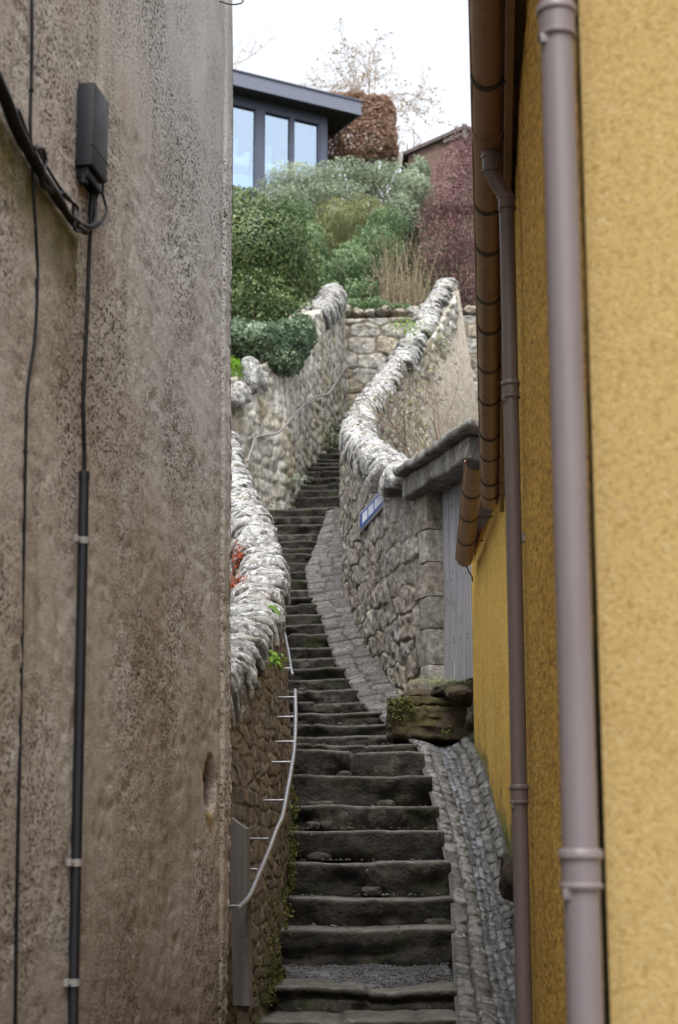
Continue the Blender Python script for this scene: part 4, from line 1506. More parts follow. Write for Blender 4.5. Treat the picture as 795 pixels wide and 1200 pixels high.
def make_gutter(name, p0, p1, r, label, ystraps, wallx, t0=0.0):
    g = empty(name, p1)
    tag(g, label, 'gutter')
    ax = (p1 - p0).normalized()
    side = ax.cross(Vector((0, 0, 1))).normalized()
    upv = side.cross(ax)
    n = 40
    mb = MB()
    V = []
    m = 14
    st_ = p0 + (p1 - p0) * t0
    for i in range(n):
        c = st_ + (p1 - st_) * (i / (n - 1))
        wob = .0015 * math.sin(i * 1.7)
        for rad in (r, r - .004):
            for k in range(m):
                a = math.pi * k / (m - 1)
                V.append(c + side * math.cos(a) * (rad + wob) - upv * math.sin(a) * (rad + wob))
    Fc = []
    for i in range(n - 1):
        b = i * 2 * m
        for k in range(m - 1):
            Fc.append((b + k, b + k + 1, b + 2 * m + k + 1, b + 2 * m + k))
            Fc.append((b + m + k + 1, b + m + k, b + 3 * m + k, b + 3 * m + k + 1))
        Fc.append((b, b + 2 * m, b + 3 * m, b + m))
        Fc.append((b + m - 1, b + 2 * m - 1, b + 4 * m - 1, b + 3 * m - 1))
    if t0 < 0: Fc.append(tuple(range(m)))
    e = (n - 1) * 2 * m
    Fc.append(tuple(e + k for k in range(m))[::-1])
    mb.add(V, Fc)
    # rolled front bead
    mb.tube([st_ - side * r, p1 - side * r], .006, 8)
    mb.build('trough', M['gutter'], g, True)
    for py, joint in ystraps:
        # place along the gutter where the ray of that row meets it
        lo, hi = t0, 1.0
        best, bt = 1e9, 0
        for t in np.linspace(t0, 1, 600):
            q = p0 + (p1 - p0) * t
            q = Vector((q.x, q.y, q.z - r)) - Vector((0, 0, EYE))
            yy = CY - F * (q.z * CP - q.y * SP) / (q.y * CP + q.z * SP)
            if abs(yy - py) < best: best, bt = abs(yy - py), t
        c = p0 + (p1 - p0) * bt
        mb = MB()
        wdt = .022 if not joint else .055
        V = []
        rr_ = r + (.004 if not joint else .006)
        for sgn in (-1, 1):
            for k in range(m):
                a = math.pi * k / (m - 1)
                V.append(c + ax * sgn * wdt / 2 + side * math.cos(a) * rr_ - upv * math.sin(a) * rr_)
        for sgn in (-1, 1):
            for k in range(m):
                a = math.pi * k / (m - 1)
                V.append(c + ax * sgn * wdt / 2 + side * math.cos(a) * (rr_ - .008) - upv * math.sin(a) * (rr_ - .008))
        Fc = []
        for k in range(m - 1):
            Fc += [(k, k + 1, m + k + 1, m + k), (k, 2 * m + k, 2 * m + k + 1, k + 1), (m + k, m + k + 1, 3 * m + k + 1, 3 * m + k)]
        mb.add(V, Fc)
        if not joint:
            ma = MB()
            ma.tube([c - upv * (r * .55) + side * (r * .8), Vector((wallx(c.y), c.y, c.z - r * .35))], .004, 6)
            ma.build('bracket_arm', M['strap'], g, True)
        mb.build('joint' if joint else 'bracket', M['gutter'] if joint else M['strap'], g, True)
    return g


make_gutter('eaves_gutter', GUT0, GUT1, .0485, 'long brown half-round gutter under the eave of the near ochre house', [(106, 0), (170, 1), (252, 0), (300, 0), (357, 0), (392, 0), (437, 0), (476, 0), (517, 0), (541, 0), (570, 0), (586, 0)],
            lambda Y: float(np.interp(Y, [2.62, 5.62, 5.63, 9.4], [.41, .612, 1.03, 1.0])), -.42)
lg = make_gutter('cottage_gutter', LG0, LG1, .058, 'shorter brown gutter of the farther cottage hanging before the grey boarded door', [(585, 0), (612, 0), (640, 0)],
                 lambda Y: float(np.interp(Y, [5.66, 9.4, 11.5], [1.035, 1.0, .928])), 0.0)
mb = MB()
e = LG1 + Vector((0, 0, -.058))
mb.tube(spline([e + Vector((.01, -.05, .0)), e + Vector((.03, -.05, -.05)), e + Vector((.045, -.05, -.07)), e + Vector((.05, -.05, -.11))], 16), .005, 6)
mb.build('loose_strap', M['strap'], lg, True)


def downpipe(name, label, base, ztop, r, collars, mat, wallside, extra=None):
    g = empty(name, base)
    tag(g, label, 'downpipe')
    mb = MB()
    mb.tube([Vector((base.x, base.y, z)) for z in np.linspace(base.z, ztop, 24)], r, 28)
    mb.build('pipe', mat, g, True)
    for (z, h) in collars:
        mb = MB()
        prof = [(r + .001, 0), (r * 1.20, .001), (r * 1.22, h * .10), (r * 1.10, h * .16), (r * 1.10, h * .72), (r * 1.24, h * .78), (r * 1.26, h * .92), (r * 1.14, h), (r + .001, h * 1.01)]
        mb.tube([Vector((base.x, base.y, z + q[1])) for q in prof], [q[0] for q in prof], 28, False)
        mb.build('collar', mat, g, True)
        mb = MB()
        mb.box(Vector((base.x, base.y, z - r * .25)) + Vector((-r * .85, -r * .55, 0)), r * .5, r * .4, r * .6, None, r * .06)
        mb.build('bracket', mat, g, True)
    return g


p = at(669, 600, 2.52)
zc1, zc2 = at(652, 46, 2.52).z, at(682, 1042, 2.52).z
downpipe('downpipe', 'wide pale mauve downpipe at the corner of the near ochre house', Vector((p.x, p.y, 0)), 4.3, .0268, [(zc1, .058), (zc2, .058)], M['pipe'], Vector((.99, .12, 0)))
# depth at which the bottom of the eaves gutter is seen where the outlet drops from it
DY = min(np.linspace(4.4, 9, 400), key=lambda Y_: abs((gut((Y_ - GUT0.y) / gdir.y).z - .0485) - at(577, 176, Y_).z))
p = at(604, 700, DY)
zs_ = [at(604, y, DY).z for y in (467, 942, 246)]
dp = downpipe('downpipe', 'slim brownish downpipe with swan neck, joined to the long brown gutter', Vector((p.x, p.y, 0)), at(604, 240, DY).z, .0049 * DY, [(zs_[0], .011 * DY), (zs_[1], .0112 * DY), (zs_[2], .0095 * DY)], M['pipe2'], Vector((.99, .05, 0)))
pr_ = .0049 * DY
top = Vector((p.x, DY, at(597, 236, DY).z))
gg = gut((DY - GUT0.y) / gdir.y)
gp = Vector((at(576, 196, DY).x, DY, at(576, 200, DY).z))
mb = MB()
mb.tube(spline([top + Vector((0, 0, -.03)), top, top + Vector((-.006, 0, .022)), (top + gp) / 2 + Vector((0, 0, -.002)), gp + Vector((.006, 0, -.02)), gp, Vector((gp.x, DY, gg.z - .045))], 36), pr_, 24)
mb.build('swan_neck', M['pipe2'], dp, True)
mb = MB()
prof = [(1.02, -.002), (1.24, .0), (1.27, .008), (1.13, .012), (1.13, .046), (1.30, .050), (1.30, .058), (1.1, .070)]
mb.tube([gp + Vector((0, 0, q[1] - .006)) for q in prof], [q[0] * pr_ for q in prof], 24)
mb.build('socket', M['pipe2'], dp, True)
cpos = at(613, 631, DY)
mb = MB()
mb.box(cpos + Vector((.004, -.012, 0)), .018, .02, .03, None, .003)
mb.build('screw_clip', M['clip'], dp)

# ------------------------------------------------------------------ handrails and board
def rail(name, pts, r, brackets, mat, label, off):
    g = empty(name, pts[0])
    tag(g, label, 'handrail')
    mb = MB(); mb.tube(spline(pts, 70), r, 14); mb.build('rail', mat, g, True)
    for b in brackets:
        mb = MB(); mb.tube([b, b + off], r * .55, 10); mb.build('bracket', mat, g, True)
    return g


RL = [(279, 1065, 6.85), (292, 1051, 7.1), (304, 1024, 7.45), (316, 995, 7.85), (324, 973, 8.05), (331, 957, 8.2), (336, 931, 8.45), (341, 904, 8.7), (345, 876, 9.0), (346.5, 840, 9.35), (346, 809, 9.65)]
rp = [at(*q) for q in RL]
bl = [at(280, 1062, 6.87), at(302, 1019, 7.48), at(315, 983, 7.95), at(333, 938, 8.38), at(341, 893, 8.82), at(345, 869, 9.05), at(346, 840, 9.35), at(346, 817, 9.55)]
rail('stair_handrail', rp, .0115, bl, M['steel'], 'long curved galvanised handrail with pin brackets along the lower left wall', Vector((-.10, .02, 0)))
rp = [at(343, 791, 9.9), at(341.5, 785, 9.95), at(338, 764, 10.2), at(334, 743, 10.5)]
rail('stair_handrail', rp, .0095, [at(341, 783, 9.96), at(335, 752, 10.4)], M['steel'], 'short straight steel handrail above the long curved one on the low wall', Vector((-.14, .02, 0)))
RU = [(290, 541, 19.6), (296, 524, 19.75), (300, 513, 19.9), (312, 510, 20.05), (326, 507, 20.3), (340, 492, 20.7), (356, 475, 21.5), (370, 465, 22.6), (385, 461, 23.8), (394, 448, 25.2), (403, 434, 26.8), (407, 430, 27.6)]
ru = [at(*q) for q in RU]
rail('wall_handrail', ru, .015, [ru[2], ru[5], ru[6], ru[7], ru[9], ru[11]], M['rust'], 'thin weathered handrail kinking up the pale limewashed wall', Vector((-.10, .14, 0)))

pb = empty('grey_board', at(285, 1178, 7.2))
tag(pb, 'narrow grey wooden board with slanted top standing against the low wall', 'board')
mb = MB()
b0, b1 = at(285, 1178, 7.2), at(281, 962, 7.2)
ax = (b1 - b0)
wv = Vector((.9, -.25, 0)).normalized()
nv = Vector((wv.y, -wv.x, 0))
hw, th = .036, .024
V = []
for (s_, tt) in ((-1, 0), (1, 0), (1, .955), (-1, 1.02)):
    for q in (-1, 1):
        V.append(b0 + ax * tt + wv * hw * s_ + nv * th * q)
mb.add(V, [(0, 2, 4, 6), (7, 5, 3, 1), (0, 1, 3, 2), (2, 3, 5, 4), (4, 5, 7, 6), (6, 7, 1, 0)])
mb.build('board', M['board'], pb)
mb = MB(); mb.box(b0 + Vector((.0, .02, -.25)), .05, .05, .52, None, .004); mb.build('post_foot', M['low_wall'], pb)


# ------------------------------------------------------------------ plants
def leaves(name, pts, nrm, size, mat, parent, seed=1, aspect=.55, spread=.9, fold=.25, tint=None, droop=0.0):
    """many small folded leaves, each a pair of facets, in one mesh"""
    r = np.random.default_rng(seed)
    n = len(pts)
    N = nrm + r.normal(0, spread, (n, 3))
    N /= np.linalg.norm(N, axis=1)[:, None] + 1e-9
    D = r.normal(0, 1, (n, 3))
    D[:, 2] -= droop
    D -= N * (D * N).sum(1)[:, None]
    D /= np.linalg.norm(D, axis=1)[:, None] + 1e-9
    B = np.cross(N, D)
    s = size * r.uniform(.6, 1.35, (n, 1))
    a = pts - D * s * .5
    c = pts + D * s * .5 - N * s * .10
    m1 = pts + B * s * aspect * .5 - D * s * .06 + N * s * fold * .5
    m2 = pts - B * s * aspect * .5 - D * s * .06 + N * s * fold * .5
    V = np.stack([a, m1, c, m2], 1).reshape(-1, 3)
    k = np.arange(n) * 4
    Fc = np.concatenate([np.stack([k, k + 1, k + 2], 1), np.stack([k, k + 2, k + 3], 1)])
    tn = np.clip((r.normal(.45, .22, n) if tint is None else tint + r.normal(0, .14, n)), 0, 1)
    me = bpy.data.meshes.new(name)
    me.vertices.add(len(V)); me.vertices.foreach_set('co', V.astype(np.float32).ravel())
    me.loops.add(len(Fc) * 3); me.loops.foreach_set('vertex_index', Fc.astype(np.int32).ravel())
    me.polygons.add(len(Fc)); me.polygons.foreach_set('loop_start', np.arange(0, len(Fc) * 3, 3, dtype=np.int32))
    me.update(calc_edges=True)
    at_ = me.attributes.new('tint', 'FLOAT', 'POINT')
    at_.data.foreach_set('value', np.repeat(tn, 4).astype(np.float32))
    me.validate()
    return link(name, me, mat, parent)


def lobes_cloud(lobes, n, seed, shell=.55, lump=.25):
    """points spread through uneven lobes (centre, radii)"""
    r = np.random.default_rng(seed)
    vol = np.array([l[1][0] * l[1][1] * l[1][2] for l in lobes]) ** .7
    cnt = (n * vol / vol.sum()).astype(int)
    P, N = [], []
    for (c, rad), k in zip(lobes, cnt):
        d = r.normal(0, 1, (k, 3))
        d /= np.linalg.norm(d, axis=1)[:, None]
        rr_ = 1 - shell * r.random(k) ** 1.7
        lumpy = 1 + lump * fbm(d * 2.6 + np.array(c) * 1.3, 3, seed) + .12 * vnoise(d * 9 + np.array(c), seed + 1)
        p = np.array(c) + d * np.array(rad) * (rr_ * lumpy)[:, None]
        P.append(p)
        N.append(d)
    return np.concatenate(P), np.concatenate(N)


def sticks(name, base, tips, r0, mat, parent, seed, wob=.12):
    rr_ = random.Random(seed)
    mb = MB()
    for b, t in zip(base, tips):
        b, t = Vector(b), Vector(t)
        m1 = b.lerp(t, .35) + Vector((rr_.uniform(-wob, wob), rr_.uniform(-wob, wob), rr_.uniform(-wob, wob) * .4))
        m2 = b.lerp(t, .7) + Vector((rr_.uniform(-wob, wob), rr_.uniform(-wob, wob), rr_.uniform(-wob, wob) * .4))
        mb.tube(spline([b, m1, m2, t], 7), [r0 * q for q in (1, .85, .7, .55, .42, .3, .15)], 5, False)
    return mb.build(name, mat, parent, True)


def bush(name, label, cat, lobes, n, size, mat, seed, group=None, stem=M['bark'], aspect=.55, shell=.55, droop=0.0, nst=14, spread=.9):
    c0 = lobes[0][0]
    zb = min(l[0][2] - l[1][2] for l in lobes)
    g = empty(name, (c0[0], c0[1], zb))
    tag(g, label, cat, group)
    P, N = lobes_cloud(lobes, n, seed, shell)
    zz_ = (P[:, 2] - P[:, 2].min()) / (np.ptp(P[:, 2]) + 1e-6)
    tint = .42 + .32 * fbm(P * 2.2, 3, seed)
    leaves('foliage', P, N, size, mat, g, seed, aspect, spread, tint=tint, droop=droop)
    r = np.random.default_rng(seed + 50)
    tips = [np.array(l[0]) + r.normal(0, .38, 3) * np.array(l[1]) for l in lobes for _ in range(max(2, nst // len(lobes)))]
    base = [np.array([t[0] * .5 + c0[0] * .5 + r.normal(0, .05), t[1] * .5 + c0[1] * .5, zb + .02]) for t in tips]
    sticks('stem', base, tips, .022, stem, g, seed)
    return g


def lob(px, py, Y, rx, ry, rz):
    p = at(px, py, Y)
    return ((p.x, p.y, p.z), (rx * Y / F, ry, rz * Y / F))


# evergreen behind the pale wall
bush('evergreen_shrub', 'tall glossy dark green shrub beside the grey building, behind the pale wall', 'shrub',
     [lob(300, 300, 25.2, 62, .9, 68), lob(345, 320, 25.6, 36, .7, 55), lob(290, 365, 24.5, 60, .8, 45), lob(335, 375, 24.6, 35, .6, 35), lob(280, 258, 25.6, 50, .8, 36), lob(330, 272, 25.8, 32, .6, 36), lob(240, 330, 25.2, 50, .8, 90)],
     27000, .068, L['laurel'], 3)
bush('ivy_mound', 'mound of blue-green ivy spilling over the top of the pale wall', 'ivy',
     [lob(300, 408, 20.9, 44, .7, 26), lob(335, 404, 21.4, 30, .6, 26), lob(325, 424, 20.7, 26, .32, 18), lob(280, 402, 20.9, 36, .6, 26), lob(352, 392, 22.2, 20, .5, 22), lob(340, 420, 21.2, 18, .3, 20)], 17000, .052, L['ivy'], 5, aspect=.8)
bush('grass_tuft', 'small bright green tuft behind the end stone of the pale wall', 'plant', [lob(274, 440, 19.95, 12, .15, 24)], 500, .07, L['bright'], 6, aspect=.2, nst=4)
# bank of garden shrubs
bush('grey_green_shrub', 'wide grey-green shrub below the window of the dark house', 'shrub',
     [lob(350, 222, 35.5, 52, 1.1, 24), lob(405, 215, 36, 48, 1.1, 22), lob(450, 218, 36, 40, 1.0, 25), lob(385, 238, 35, 60, 1.0, 22), lob(330, 245, 34.5, 40, 1.0, 25)], 13000, .10, L['sage'], 8, aspect=.35)
bush('grey_green_shrub', 'grey-green shrub rising beside the brick shed, left of the purple one', 'shrub',
     [lob(485, 232, 34.5, 26, .8, 34), lob(492, 205, 35, 14, .6, 22), lob(470, 255, 34, 24, .7, 26)], 5500, .095, L['sage'], 9, aspect=.35)
bush('broom_shrub', 'upright yellow-green broom in the middle of the bank', 'shrub',
     [lob(398, 268, 32.2, 36, .9, 36), lob(428, 262, 32.8, 32, .9, 30), lob(375, 285, 31.8, 24, .7, 28)], 4300, .12, L['lime'], 10, aspect=.16, droop=-1.5)
bush('green_shrub', 'soft mid-green shrub low on the bank over the squared wall', 'shrub',
     [lob(412, 318, 30.2, 34, .7, 34), lob(440, 296, 30.8, 34, .7, 32), lob(388, 350, 29.6, 22, .5, 20), lob(425, 345, 29.5, 26, .5, 20), lob(452, 268, 31.5, 26, .6, 26)], 8500, .085, L['mid'], 12, aspect=.4)
bush('green_shrub', 'narrow mid-green shrub between the evergreen and the broom', 'shrub',
     [lob(362, 300, 30.5, 28, .7, 40), lob(372, 330, 29.8, 22, .6, 30), lob(345, 265, 32.5, 32, .8, 30)], 6500, .085, L['mid'], 14, aspect=.4)
bush('purple_shrub', 'tall dusky purple-leaved shrub in front of the brick shed', 'shrub',
     [lob(528, 245, 31.5, 36, .9, 60), lob(540, 205, 32, 34, .8, 42), lob(520, 295, 30.8, 32, .8, 42), lob(548, 290, 31, 34, .8, 60), lob(505, 260, 31.5, 20, .6, 34), lob(545, 175, 32.5, 24, .7, 26), lob(590, 250, 31.5, 40, .9, 80), lob(555, 335, 30.2, 30, .6, 34)],
     15000, .058, L['purple'], 16, aspect=.45, shell=.85, nst=60)
bush('green_shrub', 'low trailing greenery along the top of the squared wall', 'shrub',
     [lob(412, 360, 28.6, 22, .25, 9), lob(440, 358, 28.6, 18, .25, 10), lob(470, 362, 28.6, 18, .2, 6)], 1500, .07, L['mid'], 61, aspect=.4, nst=6)
# dry stems
g = empty('dry_grass_clump', at(480, 365, 29.4))
tag(g, 'pale straw-coloured clump of dead stems above the squared wall', 'dry grass')
r = np.random.default_rng(4)
base = [at(470 + r.normal(0, 14), 366, 29.2 + r.uniform(-.2, .4)) for _ in range(100)]
tips = [Vector((b.x + r.normal(0, .22), b.y + r.normal(0, .2), b.z + r.uniform(.5, 1.55))) for b in base]
mb = MB()
for b, t in zip(base, tips):
    m_ = b.lerp(t, .5) + Vector((r.normal(0, .05), r.normal(0, .05), .06))
    mb.tube(spline([b, m_, t], 6), [.006, .006, .005, .004, .003, .002], 4, False)
o = mb.build('stem', L['straw'], g, False)
a1 = o.data.attributes.new('tint', 'FLOAT', 'POINT')
a1.data.foreach_set('value', np.repeat(r.random(len(o.data.vertices) // 24 + 1), 24)[:len(o.data.vertices)].astype(np.float32))
P = np.array([list(b.lerp(t, r.uniform(.3, 1))) for b, t in zip(base, tips) for _ in range(10)]) + r.normal(0, .06, (1000, 3))
leaves('seed_head', P, r.normal(0, 1, P.shape), .06, L['straw'], g, 9, .3)


def twiggy(name, label, cat, root, height, spread_, depth, seed, mat, leafmat=None, leafn=0, leafsize=.05, r0=.04, group=None, lean=(0, 0), first=5, kids=(2, 4), ang=.55):
    """bare branching plant: limbs taper and fork, a few leaves left on the twigs"""
    g = empty(name, root)
    tag(g, label, cat, group)
    rr_ = random.Random(seed)
    mbt, mbc = MB(), MB()
    ends = []

    def grow(p, d, ln, r, lev):
        n = 5
        pts = [p]
        q = p.copy()
        dd = d.copy()
        for i in range(n):
            dd = (dd + Vector((rr_.gauss(0, .13), rr_.gauss(0, .13), rr_.gauss(.03, .08)))).normalized()
            q = q + dd * (ln / n)
            pts.append(q.copy())
        (mbt if lev == 0 else mbc).tube(pts, [r * (1 - .45 * i / n) for i in range(n + 1)], 6 if lev < 2 else 4, False)
        if lev >= depth:
            ends.extend(pts[2:])
            return
        for k in range(rr_.randint(*kids) if lev else first):
            i = rr_.randint(2, n) if lev else rr_.randint(1, n)
            a = rr_.uniform(0, 6.28)
            side = dd.orthogonal().normalized()
            side = (Matrix.Rotation(a, 3, dd) @ side)
            nd = (dd * math.cos(ang) + side * math.sin(ang) * rr_.uniform(.6, 1.3) * spread_).normalized()
            grow(pts[i], nd, ln * rr_.uniform(.5, .8), r * .55, lev + 1)
        ends.append(pts[-1])
        if lev: ends.extend(pts[3:])

    grow(Vector(root), Vector((lean[0], lean[1], 1)).normalized(), height * .45, r0, 0)
    mbt.build('trunk', mat, g, True)
    mbc.build('branch', mat, g, True)
    if leafmat is not None and leafn:
        r = np.random.default_rng(seed)
        E = np.array([list(e) for e in ends])
        P = E[r.integers(0, len(E), leafn)] + r.normal(0, leafsize * .6, (leafn, 3))
        leaves('foliage', P, r.normal(0, 1, P.shape), leafsize, leafmat, g, seed, .6)
    return g


# bare shrub in the corner of the garden, seen over the lintel
twiggy('bare_shrub', 'leafless brown shrub with a few yellow-green buds in the walled garden', 'shrub', at(495, 580, 16.2), 1.45, 1.1, 4, 5, M['palebark'], L['lime'], 260, .038, .016, first=11, kids=(3, 4), ang=.72)
twiggy('bare_shrub', 'thinner leafless shrub against the white inner face of the curved wall', 'shrub', at(515, 560, 18.0), 1.6, 1.1, 4, 6, M['palebark'], L['lime'], 90, .035, .015, first=8, kids=(2, 3), ang=.7)
# small weeds
def tuft(name, label, c, n, size, mat, seed, rx=.05, rz=.05, cat='weed', aspect=.35):
    g = empty(name, c)
    tag(g, label, cat)
    r = np.random.default_rng(seed)
    P = np.array(c) + r.normal(0, 1, (n, 3)) * np.array([rx, rx, rz]) + np.array([0, 0, rz])
    leaves('foliage', P, np.tile([0, -.3, 1.0], (n, 1)), size, mat, g, seed, aspect, .6)
    sticks('stem', [np.array(c) + r.normal(0, .01, 3) for _ in range(6)], [np.array(c) + r.normal(0, 1, 3) * np.array([rx, rx, rz * .4]) + np.array([0, 0, rz * 1.4]) for _ in range(6)], .003, M['bark'], g, seed, .01)


tuft('stonecrop_plant', 'red and green stonecrop growing behind the cope of the low wall', at(273, 688, 10.3), 170, .026, L['red'], 3, .045, .028, 'plant')
tuft('stonecrop_plant', 'second reddish stonecrop higher on the back of the low wall, by the grey building', at(277, 660, 11.0), 110, .026, L['red'], 4, .025, .05, 'plant')
tuft('stonecrop_plant', 'small orange-red stonecrop lying on the low cope stones', at(291, 683, 10.6), 60, .026, L['red'], 5, .035, .012, 'plant')
tuft('weed', 'bright green weed on the side of the low cope', at(317, 726, 9.7) + Vector((.02, -.06, 0)), 60, .04, L['bright'], 7, .02, .028)
tuft('weed', 'lower bright green weed in the face of the low wall beside the short handrail', at(322, 780, 9.2) + Vector((.0, -.1, 0)), 50, .042, L['bright'], 8, .03, .018)
tuft('weed', 'little rusty weed just under the bright green one on the low cope', at(321, 738, 9.6) + Vector((.02, -.06, 0)), 30, .028, L['tan'], 9, .014, .02)
tuft('weed', 'light green weed trailing on the upper cope of the curved wall', at(478, 398, 25.0) + Vector((0, -.2, .1)), 160, .06, L['bright'], 10, .17, .05)
tuft('weed', 'light green weed hanging on the garden side below the upper cope', at(516, 418, 25.2) + Vector((0, -.2, 0)), 130, .06, L['lime'], 11, .12, .16)
tuft('fern', 'pale fern growing in the foot of the limewashed wall', at(342, 568, 20.9) + Vector((.06, -.12, .0)), 120, .06, L['sage'], 12, .10, .04, 'fern', .25)
tuft('weed', 'dark green weeds at the turn of the steps below the pale wall', at(385, 530, 24.2) + Vector((.04, -.1, .1)), 200, .06, L['laurel'], 13, .14, .16)
tuft('weed', 'green moss and weed on top of the doorstep block', at(512, 806, 12.0) + Vector((0, -.08, .02)), 420, .018, L['lime'], 14, .13, .012)
tuft('weed', 'thin dry weed at the left end of the middle steps', at(309, 602, 17.5), 40, .06, L['straw'], 15, .05, .06, 'weed', .15)

P = np.stack([r.uniform(xa - .02, xb, 1500), 11.86 + r.normal(0, .02, 1500), z0 + r.random(1500) ** .7 * (z1 - z0 + .05)], 1)
P = P[fbm(P * 5, 3, 3) > .12]
leaves('moss', P, np.tile([0, -1.0, .4], (len(P), 1)), .02, M['moss'], bk, 5, .8)

# moss along the foot of the low wall
r = np.random.default_rng(8)
k = 5200
Yk = r.uniform(7.0, 10.4, k)
hk = r.exponential(.09, k)
xk = np.interp(Yk, [f.y for f in lfoot], [f.x for f in lfoot]) + r.normal(.012, .012, k) - hk * .05
P = np.stack([xk, Yk, spine(Yk) + hk - .10], 1)
P = P[fbm(np.stack([Yk * 4, hk * 8, hk * 0], 1), 2, 4) > -.05]
N = np.tile([1.0, -.3, .4], (len(P), 1))
o = leaves('moss', np.array(P), np.array(N), .022, M['moss'], None, 2, .8)
tag(o, 'yellow-green moss growing along the foot of the low wall', 'moss', kind='stuff')

# ------------------------------------------------------------------ garden house, hedge, trees, shed
H = empty('modern_garden_house', at(300, 215, 40))
tag(H, 'flat-roofed dark blue-grey garden house with tall windows above the shrubs', 'house')
hr = at(384, 140, 41.0)                 # right corner of the wall
hl = at(262, 122, 39.55)
hd = Vector((hr.x - hl.x, hr.y - hl.y, 0)).normalized()
hn = Vector((hd.y, -hd.x, 0))           # faces the alley
HM = Matrix((hd, -hn, Vector((0, 0, 1)))).transposed()
zb_, ztp = at(330, 235, 40.3).z, at(384, 139, 41.0).z


def hpt(u, off=0.0, z=0.0):
    return Vector((hr.x, hr.y, z)) - hd * u + hn * off


def upx(px):
    """distance left of the right corner at which the wall is seen at photo x"""
    lo, hi = -1.0, 9.0
    for _ in range(40):
        m_ = (lo + hi) / 2
        q = hpt(m_)
        zq = (zb_ + ztp) / 2 - EYE
        if CX + F * q.x / (q.y * CP + zq * SP) > px: lo = m_
        else: hi = m_
    return lo


hh = ztp - zb_
def hbox(name, u0, u1, z0, z1, off, dep, mat, parent=H, b=.006):
    mb = MB()
    mb.box(hpt((u0 + u1) / 2, off - dep / 2, (z0 + z1) / 2), abs(u1 - u0), dep, z1 - z0, HM, b)
    return mb.build(name, mat, parent)


zwt, zwb = ztp - .17, zb_ + .12
edges_ = [(375, 344), (341.5, 309.5), (301, 268), (259, 226)]
hbox('wall_head', 0, 6, zwt, ztp + .06, 0, .18, M['frame'])
hbox('wall_base', 0, 6, zb_ - 2.4, zwb, 0, .18, M['frame'])
hbox('corner_post', 0, upx(375.5), zwb, zwt, .002, .18, M['frame'])
prev = None
posts = [(344, 341.5), (309.5, 301), (268, 259)]
for a, b in posts:
    hbox('mullion', upx(a), upx(b), zwb, zwt, .004, .12, M['frame'])
for k, (a, b) in enumerate(edges_):
    u0, u1 = upx(a), upx(b)
    wfr = empty('window', hpt((u0 + u1) / 2, 0, zwb)); wfr.parent = H; wfr.matrix_parent_inverse = H.matrix_world.inverted()
    hbox('pane', u0, u1, zwb, zwt, -.07, .012, M['glass'], wfr, 0)
    mb = MB()
    for z_ in (zwb + .02, zwt - .02): mb.box(hpt((u0 + u1) / 2, -.03, z_), u1 - u0, .05, .04, HM, .003)
    for u_ in (u0 + .018, u1 - .018): mb.box(hpt(u_, -.03, (zwb + zwt) / 2), .036, .05, zwt - zwb - .08, HM, .003)
    mb.build('frame', M['frame'], wfr)
# room behind: floor, ceiling, side and back glazing bars
hbox('floor', .12, 6, zb_ - .1, zb_ + .60, -.20, 3.8, M['room'])
hbox('side_wall', .004, .12, zb_ - 2.4, ztp, -.185, 4.0, M['frame'])
hbox('end_wall', 5.86, 6.0, zb_ - 2.4, ztp, -.19, 4.05, M['frame'])
hbox('back_post', 2.2, 2.5, zb_, ztp, -4.1, .15, M['frame'])
hbox('back_post', 5.7, 6.0, zb_, ztp, -4.1, .15, M['frame'])
hbox('back_wall', 0, 6, zb_ + .05, ztp, -4.1, .12, M['room'])
hbox('roof', -.72, 6.6, ztp + .0605, ztp + .115, .50, 5.4, M['soffit'])
ftp = ztp + .115
hbox('fascia', -.73, 6.62, ztp + .04, ftp + .30, .53, .06, M['fascia'])
hbox('fascia', -.73, -.67, ztp + .04, ftp + .30, .46, 5.4, M['fascia'])
hbox('roof_edge', -.76, 6.65, ftp + .30, ftp + .345, .56, .12, M['frame'])
hbox('roof_deck', -.66, 6.5, ftp, ftp + .28, .46, 5.3, M['soffit'])


def armchair(px, w_, label):
    u = upx(px)
    c = hpt(u, -.42, zb_ + .60)
    a = empty('armchair', c)
    tag(a, label, 'armchair', None)
    mb = MB(); mb.box(c + Vector((0, 0, .32)), w_, .62, .22, HM, .06); mb.build('seat', M['chair'], a, True)
    mb = MB(); mb.box(c + Vector((0, 0, .72)) - hn * .30, w_, .20, .95, HM, .09); mb.build('backrest', M['chair'], a, True)
    for s_ in (-1, 1):
        mb = MB(); mb.box(c + hd * s_ * (w_ / 2 + .03) + Vector((0, 0, .42)), .12, .62, .40, HM, .05); mb.build('armrest', M['chair'], a, True)
    for s_ in (-1, 1):
        for t_ in (-1, 1):
            mb = MB(); mb.tube([c + hd * s_ * w_ * .42 + hn * t_ * .24, c + hd * s_ * w_ * .42 + hn * t_ * .24 + Vector((0, 0, .22))], .02, 8); mb.build('leg', M['bark'], a)


armchair(322, .48, 'white armchair inside the dark house, behind the middle window')
armchair(281, .52, 'white armchair inside the dark house, behind the window next to the grey building')

# clipped beech hedge right of the house
bh = empty('beech_hedge', at(425, 200, 43))
tag(bh, 'clipped russet beech hedge with rounded end beside the dark house', 'hedge')
c = at(412, 165, 43.2)
r = np.random.default_rng(21)
n = 42000
w2, d2, h2 = 1.2, 1.1, 1.1
u = r.uniform(-1, 1, (n, 3))
ax_ = r.integers(0, 4, n)
sh = 1 - .30 * r.random(n) ** 1.5
for k, (a, sg_) in enumerate(((0, 1), (1, -1), (2, 1), (0, -1))):
    mk = ax_ == k
    u[mk, a] = sg_ * sh[mk]
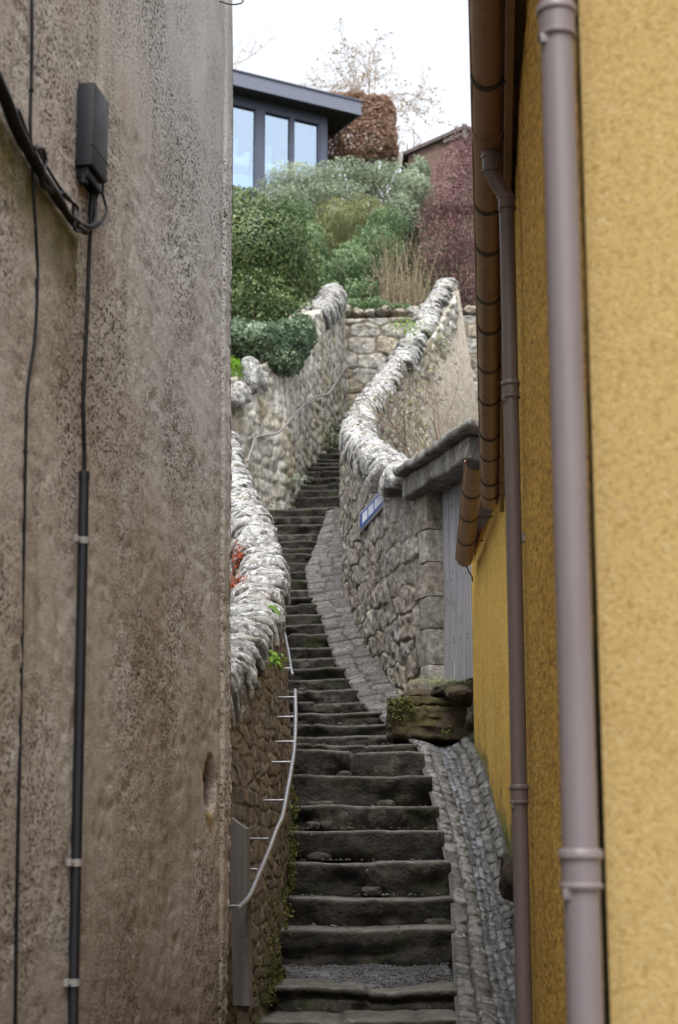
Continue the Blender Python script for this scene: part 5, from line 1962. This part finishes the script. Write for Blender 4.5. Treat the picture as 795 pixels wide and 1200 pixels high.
# soften the box
pw = (np.abs(u) ** 4.5).sum(1) ** (1 / 4.5)
u = u / np.maximum(pw, 1)[:, None]
P = np.array(c) + u * np.array([w2, d2, h2]) * (1 + .10 * fbm(u * 2.2, 3, 4) + .05 * vnoise(u * 8, 5))[:, None]
P[:, 0] += (1 - u[:, 2]) * .03
leaves('foliage', P, u, .085, L['beech'], bh, 22, .62, .9, tint=.5 + .3 * fbm(P * 2.5, 3, 8))
sticks('stem', [(c.x + r.uniform(-.9, .9), c.y + r.uniform(-.7, .7), c.z - 1.5) for _ in range(26)], [(c.x + r.uniform(-1, 1), c.y + r.uniform(-.8, .8), c.z + .8) for _ in range(26)], .03, M['bark'], bh, 4)

twiggy('bare_tree', 'bare tree with a few tan leaves rising behind the flat roof', 'tree', at(410, 205, 49), 5.6, 1.15, 4, 31, M['farbark'], L['tan'], 1700, .09, .05, first=11, kids=(3, 4), ang=.66)
twiggy('bare_tree', 'thin bare tree with drooping twigs between the hedge and the brick shed', 'tree', at(486, 230, 50), 3.6, 1.4, 4, 34, M['farbark'], L['tan'], 260, .08, .045, first=8, kids=(2, 3), ang=.85, lean=(-.1, 0))
twiggy('bare_tree', 'bare tree top just showing over the roof next to the grey building', 'tree', at(292, 150, 49), 4.3, 1.1, 4, 37, M['farbark'], L['tan'], 90, .09, .04, first=7, kids=(2, 3), ang=.8)

# brick shed
S = empty('brick_shed', at(515, 200, 42))
tag(S, 'old reddish brick shed with sloping slate roof edge behind the purple shrub', 'shed')
a0, a1, a2 = at(479, 182, 42), at(545, 153, 42), at(640, 190, 42)
zg = at(480, 240, 42).z
mb = MB()
V = [(a0.x, 42, zg), (a2.x, 42, zg), (a2.x, 42, a2.z), (a1.x, 42, a1.z), (a0.x, 42, a0.z)]
V2 = [(x_, y_ + 2.6, z_) for x_, y_, z_ in V]
mb.add(V + V2, [(0, 1, 2, 3, 4), (9, 8, 7, 6, 5), (0, 5, 6, 1), (1, 6, 7, 2), (4, 9, 5, 0)])
mb.build('wall', M['brick'], S)
mb = MB()
for p_, q_ in ((a0, a1), (a1, a2)):
    dvec = (q_ - p_).normalized()
    nup = Vector((-dvec.z, 0, dvec.x))
    if nup.z < 0: nup = -nup
    e0 = p_ - dvec * (.12 if p_ is a0 else 0)
    e1 = q_ + dvec * (.0 if q_ is a1 else .12)
    V = [e0 + Vector((0, -.14, 0)) + nup * .01, e1 + Vector((0, -.14, 0)) + nup * .01, e1 + Vector((0, 2.75, 0)) + nup * .01, e0 + Vector((0, 2.75, 0)) + nup * .01]
    V2 = [x_ + nup * .09 for x_ in V]
    mb.add(V + V2, [(0, 3, 2, 1), (4, 5, 6, 7), (0, 1, 5, 4), (1, 2, 6, 5), (2, 3, 7, 6), (3, 0, 4, 7)])
mb.build('roof', M['slate'], S)
mb = MB()
mb.box((a1.x - .02, 41.90, a1.z - .06), .13, .05, .42, None, .01)
mb.box((a1.x - .35, 41.93, a1.z - .24), .55, .03, .10, Matrix.Rotation(-math.atan2(a1.z - a0.z, a1.x - a0.x), 3, 'Y'), .01)
mb.build('barge_board', M['board'], S)
